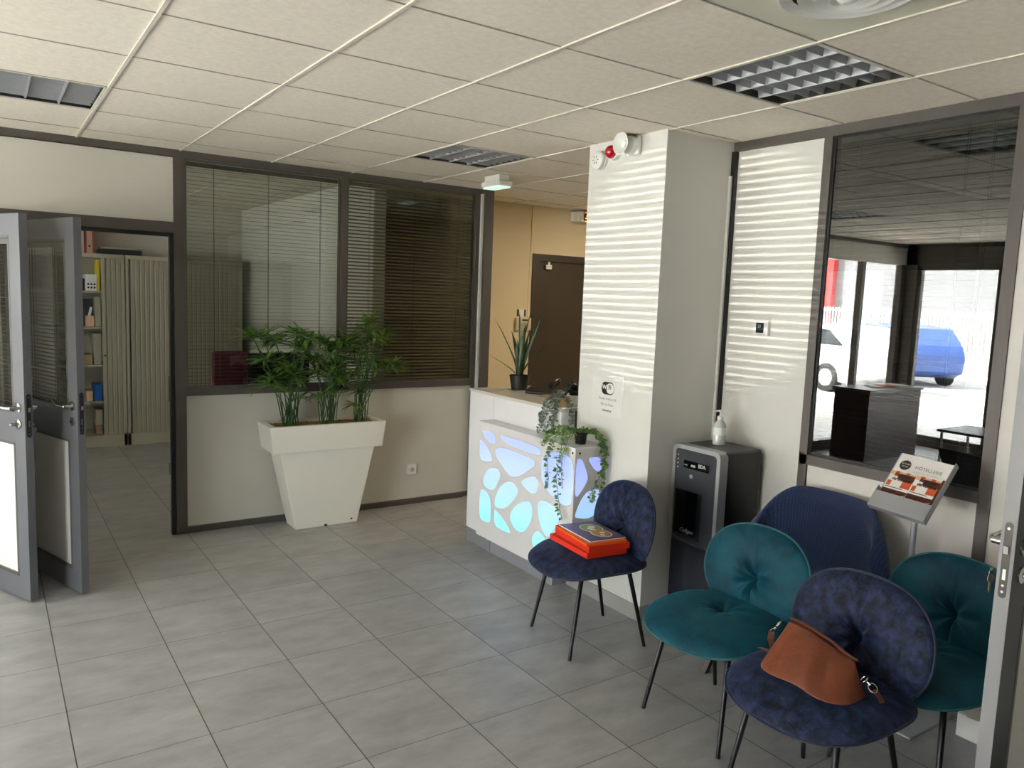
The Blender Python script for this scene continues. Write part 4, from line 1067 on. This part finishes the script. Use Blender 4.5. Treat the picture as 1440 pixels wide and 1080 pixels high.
# ------------------------------------------------------------------ folders and magazine on the navy chair
FA = -.10
def slab(name, label, cat, cx, cy, z0, L, Wd, hgt, rz, mb_col, edge=None, group=None, zt=.0):
    t = thing(name, label, cat, (cx, cy, z0), rz, group)
    MB().box(-Wd/2, Wd/2, -L/2, L/2, 0, .002).box(-Wd/2, Wd/2, -L/2, L/2, hgt-.002, hgt).box(-Wd/2, -Wd/2+.003, -L/2, L/2, 0, hgt).box(-Wd/2, Wd/2, -L/2, -L/2+.002, .002, hgt-.001).build('cover', mb_col, t)
    MB().box(-Wd/2+.004, Wd/2-.006, -L/2+.003, L/2-.006, .003, hgt-.003).build('papers', edge or PAPER, t)
    return t
slab('box_folder', 'red box folder at the bottom of the stack on the navy chair', 'folder', 2.495, 2.905, .484, .345, .235, .028, FA, REDF, REDF2, 'red folders')
slab('box_folder', 'red box folder second from the bottom, set back over the lowest one', 'folder', 2.513, 2.895, .5125, .335, .235, .030, FA-.05, REDF, REDF2, 'red folders')
slab('card_folder', 'thin orange card folder bulging with papers under the magazine', 'folder', 2.508, 2.90, .543, .330, .230, .012, FA-.08, ORNG, PAPER)
t = thing('magazine', 'purple magazine with a green and ochre print on top of the folders', 'magazine', (2.520, 2.905, .5555), FA-.02)
MB().box(-.105, .105, -.148, .148, 0, .004).build('pages', PAPER, t)
MB().box(-.104, .105, -.147, .147, .004, .0047).build('cover', PURP, t)
def ell(cx, cy, a, b, z, m, nm, rot=0):
    P = [(cx+a*math.cos(q)*math.cos(rot)-b*math.sin(q)*math.sin(rot), cy+a*math.cos(q)*math.sin(rot)+b*math.sin(q)*math.cos(rot), z) for q in [2*PI*k/32 for k in range(32)]]
    MB().prism(P, (0, 0, .0003)).build(nm, m, t)
ell(.02, .035, .058, .070, .0048, PAPER, 'print_outline'); ell(.02, -.055, .052, .065, .00485, PAPER, 'print_outline')
ell(.02, .035, .052, .064, .0052, GREENP, 'green_print'); ell(.02, -.055, .046, .058, .0053, OCHRE, 'ochre_print')
ell(.03, .05, .018, .02, .0056, PAPER, 'white_print'); ell(.01, .02, .012, .028, .0056, PAPER, 'white_print', .4); ell(.03, -.05, .016, .012, .0057, PAPER, 'white_print'); ell(.01, -.085, .012, .014, .0057, PAPER, 'white_print')

# ------------------------------------------------------------------ handbag
HB = Vector((2.30, 1.455, .478))
t = thing('handbag', 'slouchy tan leather handbag lying on the foreground navy chair seat', 'handbag', HB, 0)
# cross-section rings from the bottom to the zip; each ring is drawn in the bag's own plane
m = MB(); NT = 56
def bag_ring(s_):       # s_ 0 bottom .. 1 zip
    ly = .170*(1-.24*s_**1.2); dx = .085*(1-s_)**.8+.010
    cx = -.030+.085*s_; cz = .122*s_**.95; cy = .0+.028*s_
    P = []
    for k in range(NT):
        q = 2*PI*k/NT; c, sn = math.cos(q), math.sin(q); n = 3.8-1.6*s_
        r = (abs(c)**n+abs(sn)**n)**(-1/n)
        y = ly*sn*r; x = dx*c*r
        x += .010*math.sin(5*y/.17+1.3)*(1-s_)*(1 if c < 0 else .5)+.008*math.sin(9*y/.17)*s_*(1-s_)*2
        x += (.030*math.exp(-((y-.115+.02*s_)/.020)**2)+.026*math.exp(-((y+.085-.05*s_)/.022)**2)-.016*math.exp(-((y+.02)/.05)**2))*math.sin(PI*s_)**.8*(1 if c < 0 else .2)
        z = cz+.018*math.sin(3.2*y/.17+.4)*s_*(1-.4*s_) + (.012*max(0, y/.17)*s_) - (.035*max(0, -y/.13-.3)*s_)
        if s_ < .3: z = max(z, .0)
        P.append((cx+x, cy+y, z))
    return P
RS = [0, .03, .10, .2, .32, .45, .58, .70, .80, .88, .94, 1.0]
m.v.append((-.03, 0, .0)); 
for s_ in RS: m.v += bag_ring(s_)
for k in range(NT): m.f.append((0, 1+(k+1) % NT, 1+k))
for i in range(len(RS)-1):
    for k in range(NT): k2 = (k+1) % NT; a = 1+i*NT; m.f.append((a+k, a+k2, a+NT+k2, a+NT+k))
m.f.append(tuple(1+(len(RS)-1)*NT+k for k in range(NT)))
m.build('bag_body', TAN, t, smooth=3.2, sub=1)
zr = bag_ring(1.0)
zl = [Vector(zr[k])+Vector((0, 0, .004)) for k in range(NT//4, 3*NT//4+1)]
MB().tube([Vector(p)+Vector((0.009, 0, 0)) for p in zl], .006, 6).build('zip', TAN2, t, smooth=SM)
# stitched pocket zip with a leather pull
MB().tube([(.004, .11, .112), (.010, .06, .122), (.014, 0, .124), (.018, -.05, .118)], .0022, 6).build('pocket_zip', TAN2, t)
# strap, rings, clasp
def torus(c, r, th, ax, ay): return [Vector(c)+Vector(ax)*r*math.cos(q)+Vector(ay)*r*math.sin(q) for q in [2*PI*k/24 for k in range(24)]]
hw = MB()
hw.ring(torus((.03, .185, .115), .016, 0, (0, .6, -.8), (.8, .3, .2)), .0022, 6); hw.ring(torus((.02, .20, .085), .012, 0, (0, .5, -.85), (-.8, .3, .2)), .0022, 6)
hw.ring(torus((.03, -.150, .055), .014, 0, (0, .8, -.6), (.8, .3, .3)), .0022, 6); hw.ring(torus((.032, -.180, .038), .016, 0, (0, .9, .4), (.8, 0, .4)), .0022, 6)
hw.tube([(.032, -.155, .052), (.032, -.172, .044)], .004, 8); hw.tube([(.026, .19, .10), (.02, .197, .092)], .004, 8)
pieces(hw, 'metal_clasp', CHROME, t, smooth=SM)
def strap(m, pts, w, th=.0018):
    P = [Vector(p) for p in pts]; b = len(m.v)
    for i, p in enumerate(P):
        tg = (P[min(i+1, len(P)-1)]-P[max(i-1, 0)]).normalized(); sd = tg.cross(Vector((0, 0, 1)))
        sd = sd.normalized() if sd.length > .05 else Vector((1, 0, 0)); up = sd.cross(tg)
        m.v += [tuple(p+sd*w), tuple(p+sd*w+up*th), tuple(p-sd*w+up*th), tuple(p-sd*w)]
    for i in range(len(P)-1):
        for k in range(4): a = b+i*4; m.f.append((a+k, a+(k+1) % 4, a+4+(k+1) % 4, a+4+k))
    return m
strap(MB(), [(.02, .205, .080), (.01, .20, .055), (-.005, .175, .035), (-.03, .15, .03)], .011).build('strap', TAN2, t)
strap(MB(), [(-.02, .165, .022), (-.01, .19, .018), (.01, .225, .008), (.02, .25, .0)], .010).build('strap', TAN, t)
strap(MB(), [(.032, -.186, .035), (.032, -.205, .020), (.028, -.218, .006)], .010).build('strap', TAN2, t)

# ------------------------------------------------------------------ literature stand
t = thing('literature_stand', 'silver pedestal stand with a tilted tray in front of the right window', 'display stand', (3.25, 1.665, 0))
MB().box(-.20, .135, -.17, .12, 0, .008).build('base_plate', SILVER2, t, bevel=.004)
MB().tube([(0, 0, .008), (0, 0, .965)], .0125, 16).build('pole', SILVER2, t, smooth=SM)
e1 = Vector((.17, -.015, .205)).normalized(); e2 = Vector((0, -1, 0)); e2 = (e2-e1*e2.dot(e1)).normalized(); nrm = e2.cross(e1)
if nrm.x > 0: nrm = -nrm
c0 = Vector((-.175, .105, .900))      # bottom-left corner of the tray (seen from the front)
TL, TW = .285, .245
def tp(u, v, n): return c0+e2*u+e1*v+nrm*n
def tbx(m, u0, u1, v0, v1, n0, n1): m.obox(tp((u0+u1)/2, (v0+v1)/2, (n0+n1)/2), e2*((u1-u0)/2), e1*((v1-v0)/2), nrm*((n1-n0)/2)); return m
tr = tbx(MB(), 0, TW, 0, TL, -.003, 0); tbx(tr, TW-.003, TW, 0, TL, -.003, .028); tbx(tr, 0, .003, 0, .10, -.003, .028); tbx(tr, 0, TW, -.003, 0, -.003, .028); tbx(tr, 0, TW, 0, .075, .025, .028)
tr.build('tray', SILVER2, t)
c = tbx(MB(), .006, TW-.006, .17, TL+.002, .0, .002).build('header_card', PAPER, t)
def ttx(b, s_, u, v, m_, sx=1, n=.0027, par=None): return text('printed_text', b, m_, s_, tp(u, v, n), e2, e1, par or c, .0001, 'LEFT', 0, 0, sx)
ttx('HÔTELLERIE', .021, .088, TL-.062, GINK, 1.0); ttx('& RESTAURATION', .013, .090, TL-.082, mat('pale_grey_print', srgb(190, 186, 180), .6))
dm_ = MB(); P = [tp(.045+.024*math.cos(q), TL-.052+.024*math.sin(q), .0021) for q in [2*PI*k/32 for k in range(32)]]
dm_.prism(P, nrm*.0005); dm_.build('round_logo', mat('brown_black_print', srgb(58, 46, 40), .5), c)
ttx('LES CHEFS', .0085, .026, TL-.050, PAPER, 1, .0030); ttx('EN OR', .0085, .034, TL-.063, PAPER, 1, .0030)
def leaflet(u0, label, n0=.004, w=.106, v0=.02, v1=.205):
    q = thing('brochure', label, 'brochure', (0, 0, 0), group='brochures in the tray stand'); q.location = (3.25, 1.665, 0)
    b = tbx(MB(), u0, u0+w, v0, v1, n0, n0+.004).build('pages', PAPER, q)
    z = n0+.0042
    tbx(MB(), u0, u0+w, v0, v0+.085, z, z+.0003).build('dark_photo', BROWN, q)
    tbx(MB(), u0, u0+w, v0+.155, v1-.012, z, z+.0003).build('red_band_print', CREAMP, q)
    r_ = MB(); 
    for k in (.18, .6): tbx(r_, u0+w*k, u0+w*(k+.16), v1-.035, v1-.010, z+.0003, z+.0006)
    pieces(r_, 'red_figure_print', ORINK, q)
    tbx(MB(), u0+w*.62, u0+w, v0+.10, v0+.16, z+.0002, z+.0005).build('orange_photo', ORINK, q)
    tbx(MB(), u0+w*.35, u0+w, v0+.135, v0+.165, z+.0006, z+.0008).build('brown_photo', BROWN, q)
    tbx(MB(), u0+w*.04, u0+w*.2, v0+.10, v0+.125, z+.0006, z+.0008).build('red_glass_print', ORINK, q)
    text('brochure_title', 'Festival', INK, .024, tp(u0+.018, v0+.145, z+.0012), e2, e1, q, .0002, 'LEFT', .0006, .2)
    text('brochure_title', 'de cuisine', INK, .020, tp(u0+.016, v0+.126, z+.0012), e2, e1, q, .0002, 'LEFT', .0006, .2)
    tbx(MB(), u0+.004, u0+w*.75, v0+.092, v0+.096, z+.0005, z+.0008).build('text_line', GINK, q)
    sp = MB().tube([tp(u0+w*.1, v0+.045, z+.001), tp(u0+w*.3, v0+.055, z+.001), tp(u0+w*.6, v0+.050, z+.001), tp(u0+w*.98, v0+.068, z+.001)], .0018, 6)
    sp.build('spoon_print', CREAMP, q)
    return q
leaflet(.010, 'food brochure at the left of the tilted silver tray'); leaflet(.121, 'food brochure at the right of the tilted silver tray', .010)
t3 = thing('stand_clip', 'dark brown brochure leaning at the right rim of the tray', 'brochure', (3.25, 1.665, 0))
tbx(MB(), .226, .240, .08, .20, .004, .018).build('pages', BROWN, t3)
t3.name = 'narrow_brochure'
# move brochures' parts: their vertices are already relative to the stand's base

# white box by the wall
t = thing('storage_box', 'low white box on the floor by the wall behind the right teal chair', 'box', (3.325, 1.26, 0))
MB().box(-.065, .068, -.25, .16, 0, .10).build('box_body', WHITE, t, bevel=.004)
t = thing('paper_sheet', 'crumpled white paper lying on the low white box', 'paper', (3.32, 1.27, .101), .2)
MB().box(-.055, .06, -.12, .12, 0, .002).build('sheet', PAPER, t)

# ------------------------------------------------------------------ office beyond the door
YF = 8.95
def cabinet(x0, x1, t0, label, shelves):
    w = x1-x0; t = thing('tambour_cabinet', label, 'cabinet', ((x0+x1)/2, YF, 0), group='tambour cabinets'); a = w/2
    MB().box(-a, -a+.03, 0, .42, 0, 1.98).box(a-.03, a, 0, .42, 0, 1.98).box(-a, a, 0, .42, 1.96, 2.0).box(-a, a, 0, .42, 0, .125).box(-a, a, .40, .42, .1, 1.98).build('carcass', CAB, t, bevel=.002)
    s_ = MB()
    for z in shelves: s_.box(-a+.03, a-.03, .03, .40, z-.012, z+.012)
    if shelves: s_.build('shelf', CAB, t)
    tm = MB(); x = t0-(x0+x1)/2
    while x < a-.05: tm.prism([(x, .012, .125), (x+.010, .008, .125), (x+.038, .008, .125), (x+.046, .012, .125), (x+.046, .018, .125), (x, .018, .125)], (0, 0, 1.835)); x += .047
    tm.build('tambour_door', CAB2, t)
    if shelves:
        MB().box(t0-(x0+x1)/2, t0-(x0+x1)/2+.03, -.004, .012, .125, 1.96).build('door_edge', CAB, t)
        MB().lathe([(.010, 0), (.010, .006)], (t0-(x0+x1)/2+.02, -.004, .96), 12, (0, -1, 0)).build('lock', FRAMED, t)
cabinet(.18, 1.215, 1.0, 'half open beige tambour cabinet with visible shelves in the office', [.47, .85, 1.24, 1.61])
cabinet(1.225, 2.41, 1.27, 'closed beige tambour cabinet right of the half open one', [])
def bx(name, label, cat, x0, x1, z0, z1, m, dy=.06, d=.25, group=None):
    t = thing(name, label, cat, ((x0+x1)/2, YF+dy, z0), group=group); w = (x1-x0)/2
    MB().box(-w, w, 0, d, 0, z1-z0).build('box_body', m, t, bevel=.003); return t
SH = [.126, .483, .863, 1.253, 1.623]
t = bx('phone_box', 'white box with black dots on the top shelf of the open cabinet', 'box', .86, .965, SH[4], SH[4]+.165, WHITE, group='boxes in the open cabinet')
dt = MB()
for i in range(3):
    for j in range(2): dt.lathe([(.010, 0), (.010, .002)], (-.025+i*.028, -.001, .03+j*.035), 10, (0, -1, 0))
dt.build('black_dot_print', INK, t)
t = bx('yellow_folder', 'yellow folder upright beside the dotted white box', 'folder', .970, .994, SH[4], SH[4]+.315, YEL)
t = bx('dark_box', 'dark patterned box left of the dotted white box', 'box', .80, .852, SH[4], SH[4]+.12, CHARC, group='boxes in the open cabinet')
t = bx('box_file', 'white box file upright on the second shelf from the top', 'box file', .945, .998, SH[3], SH[3]+.305, CAB, group='box files in the open cabinet')
t = bx('leaflet_holder', 'pale leaflet holder with cards on the second shelf from the top', 'holder', .865, .935, SH[3], SH[3]+.11, CREAMP)
MB().obox((.0, .02, .15), (.012, 0, -.003), (0, .004, 0), (.012, 0, .05)).build('card', PAPER, t)
t = bx('dark_binder', 'dark binders standing at the back of the second shelf', 'binder', .83, .93, SH[3], SH[3]+.28, CHARC, dy=.20, d=.15)
t = bx('box_file', 'white box file upright on the middle shelf', 'box file', .925, .995, SH[2], SH[2]+.32, CAB, group='box files in the open cabinet')
t = bx('carton', 'brown carton on the middle shelf beside the box file', 'box', .80, .91, SH[2], SH[2]+.10, CARDB)
t = bx('storage_bin', 'blue plastic storage box on the second shelf from the bottom', 'box', .92, .995, SH[1], SH[1]+.165, BLUEP)
t = bx('small_carton', 'small pale box beside the blue storage box', 'box', .85, .91, SH[1], SH[1]+.10, CREAMP)
t = bx('carton', 'grey carton lying on the cabinet bottom', 'box', .93, .995, SH[0], SH[0]+.09, CARDB)
t = bx('carton', 'pale carton standing on the grey one at the cabinet bottom', 'box', .93, .995, SH[0]+.093, SH[0]+.26, CAB)
for k, (lab) in enumerate(('grey lever arch binder with red edges on top of the cabinet, its hole visible', 'plain grey lever arch binder left of the one with red edges')):
    x0 = .865-.085*k
    t = thing('lever_arch_binder', lab, 'binder', (x0+.04, YF+.05, 2.002), group='binders on the cabinet')
    MB().box(-.038, .038, 0, .26, 0, .315).build('binder_cover', REDF2 if k == 0 else CAB, t, bevel=.002)
    MB().box(-.024, .024, -.002, .0, .002, .313).build('spine_label', CAB, t)
    MB().lathe([(.010, 0), (.010, .003)], (0, -.002, .07), 12, (0, -1, 0)).build('finger_hole', INK, t)
t = thing('flat_scanner', 'flat grey office machine lying on top of the cabinet', 'scanner', (1.20, YF+.10, 2.002))
MB().box(-.20, .20, 0, .28, 0, .055).build('machine_body', CHARC, t, bevel=.006); MB().box(-.19, .21, .01, .28, .057, .075).build('machine_lid', CAB, t, bevel=.004)
# desk chair and monitor seen through the blind
t = thing('office_chair', 'purple-red office chair seen through the left partition blind', 'office chair', (1.68, 6.55, 0), .2)
MB().box(-.16, .16, 0, .05, .85, 1.19).build('backrest', PURC, t, bevel=.04, seg=4)
MB().box(-.22, .22, .0, .45, .46, .54).build('seat', PURC, t, bevel=.03, seg=3)
MB().tube([(0, .03, .5), (0, -.02, .7), (0, .02, .9)], .018, 8).tube([(0, .22, .46), (0, .22, .08)], .025, 10).build('column', BLACKM, t, smooth=SM)
for k in range(5):
    q = 2*PI*k/5; MB().tube([(0, .22, .09), (.28*math.cos(q), .22+.28*math.sin(q), .045)], [.022, .014], 8).lathe([(.022, -.01), (.022, .01)], (.28*math.cos(q), .22+.28*math.sin(q), .022), 12, (math.sin(q), -math.cos(q), 0)).build('leg', BLACKM, t, smooth=SM)
t = thing('office_desk', 'pale office desk behind the left partition window', 'desk', (2.03, 6.6, 0))
MB().box(-.3, .42, -.4, .5, .72, .745).build('desktop', CAB, t, bevel=.003)
for x in (-.27, .39):
    for y in (-.37, .47): MB().box(x-.02, x+.02, y-.02, y+.02, 0, .72).build('leg', SILVER2, t)
t = thing('monitor', 'dark computer monitor seen through the blind behind the papyrus', 'monitor', (2.02, 6.4, .746), .1)
MB().box(-.27, .27, -.012, .012, .12, .44).build('screen', BLACKP, t, bevel=.005); MB().box(-.03, .03, .0, .03, 0, .2).box(-.1, .1, -.06, .1, 0, .01).build('stand', BLACKP, t)

# ------------------------------------------------------------------ outside, seen in the right window's reflection
g = MB().box(-60, FX-.14, -30, 50, -.12, -.05).box(FX-.14, 3.0, 9.7, 50, -.12, -.05)
o = g.build('ground', ASPH); o['kind'] = 'structure'; o.name = 'ground'
t = thing('site_fence', 'white vertical bar fence along the far side of the car park', 'fence', (-17, 12, -.05))
fm = MB()
for k in range(-90, 90): fm.box(-.012, .012, k*.11-.02, k*.11+.02, .35, 1.85)
fm.box(-.02, .02, -10, 10, .40, .44).box(-.02, .02, -10, 10, 1.75, 1.79); fm.build('fence_bars', FENCE, t)
MB().box(-.10, .10, -10, 10, 0, .35).build('fence_kerb', SKIRT, t)
t = thing('warehouse', 'pale warehouse with a red clad bay beyond the car park', 'building', (-26, 14, -.05))
MB().box(-2, 0, -22, 26, 0, 7).build('wall', mat('pale_cladding', srgb(130, 130, 132), .5), t); MB().box(0.0, .3, 7.5, 11.0, 0, 7).build('red_bay', REDW, t)
t = thing('tree', 'leafy green tree beyond the parked cars', 'tree', (-14, 22, -.05))
MB().tube([(0, 0, 0), (.1, 0, 1.5), (0, .2, 3)], [.18, .14, .1], 8).build('trunk', CARDB, t)
tm = MB(); rnd = random.Random(2)
for k in range(1600):
    d = Vector((rnd.gauss(0, 1), rnd.gauss(0, 1), rnd.gauss(0, .8))); d = d.normalized()*rnd.uniform(.5, 1.9); c = Vector((0, 0, 3.4))+d
    u = Vector((rnd.uniform(-1, 1), rnd.uniform(-1, 1), rnd.uniform(-1, 1))).normalized(); w = u.orthogonal().normalized()
    n = len(tm.v); tm.v += [tuple(c-u*.12), tuple(c+w*.07), tuple(c+u*.12), tuple(c-w*.07)]; tm.f.append((n, n+1, n+2, n+3))
tm.build('foliage', TREEG, t)
def car(loc, rz, paint, label):
    t = thing('parked_car', label, 'car', loc, rz, 'parked cars')
    P = [(-2.0, .35), (-2.05, .75), (-1.9, 1.0), (-1.35, 1.42), (-.2, 1.48), (.55, 1.40), (1.15, 1.0), (1.85, .85), (2.05, .6), (2.05, .3), (1.7, .22), (-1.7, .22)]
    b = MB(); b.prism([(x, -.85, z) for x, z in P], (0, 1.7, 0)); b.build('car_body', paint, t, bevel=.08, seg=3)
    for s_ in (-1, 1): MB().prism([(-1.65, s_*.856, 1.02), (-1.25, s_*.856, 1.34), (-.2, s_*.856, 1.39), (.45, s_*.856, 1.32), (.95, s_*.856, 1.0)], (0, s_*.006, 0)).build('side_window', CARG, t)
    MB().prism([(.62, -.7, 1.385), (1.10, -.7, 1.06), (1.13, -.7, 1.08), (.65, -.7, 1.405)], (0, 1.4, 0)).build('windscreen', CARG, t)
    for x in (-1.25, 1.25):
        for s_ in (-1, 1):
            w_ = MB().lathe([(.31, -.1), (.32, 0), (.31, .1)], (x, s_*.78, .31), 28, (0, s_, 0)).build('wheel', TYRE, t, smooth=SM)
            MB().lathe([(.19, .1), (.17, .105), (.05, .11), (0, .11)], (x, s_*.78, .31), 20, (0, s_, 0)).build('hub', SILVER, w_, smooth=SM)
car((-13.0, 11.2, -.05), 2.2, CARB, 'blue car parked near the fence, reflected in the right window')
car((-10.5, 19.0, -.05), .4, CARW, 'white car parked further left, reflected in the right window')
car((-9.3, 11.0, -.05), 1.75, CARW, 'white car nearest the glazed corner, reflected in the right window')
# low table and leather armchair by the facade (seen reflected)
t = thing('visitor_table', 'low dark visitor table by the glazed facade, seen reflected', 'table', (-2.4, 4.1, 0))
MB().box(-.35, .35, -.3, .3, .40, .43).build('tabletop', CHARC, t, bevel=.004)
for x in (-.31, .31):
    for y in (-.26, .26): MB().tube([(x, y, 0), (x, y, .4)], .015, 8).build('leg', CHROME, t)
t = thing('console', 'dark wooden console by the glazed corner, seen reflected', 'console', (-2.0, 5.1, 0))
MB().box(-.55, .55, -.22, .22, 0, .80).build('console_body', mat('dark_wood', srgb(70, 52, 46), .4, noise=.1), t, bevel=.004); MB().box(-.57, .57, -.24, .24, .80, .83).build('console_top', mat('grey_top', srgb(120, 116, 112), .3), t)
for i, r_ in enumerate((-.35, -.1, .15)):
    q = thing('leaflet_pile', ['coloured leaflets at the left of the dark console', 'coloured leaflets in the middle of the dark console', 'coloured leaflets at the right of the dark console'][i], 'leaflets', (-2.0+r_, 5.08, .831), .3*i, 'leaflets on the console')
    MB().box(-.07, .07, -.1, .1, 0, .015).build('pages', [PAPER, ORINK, PAPER][i], q)
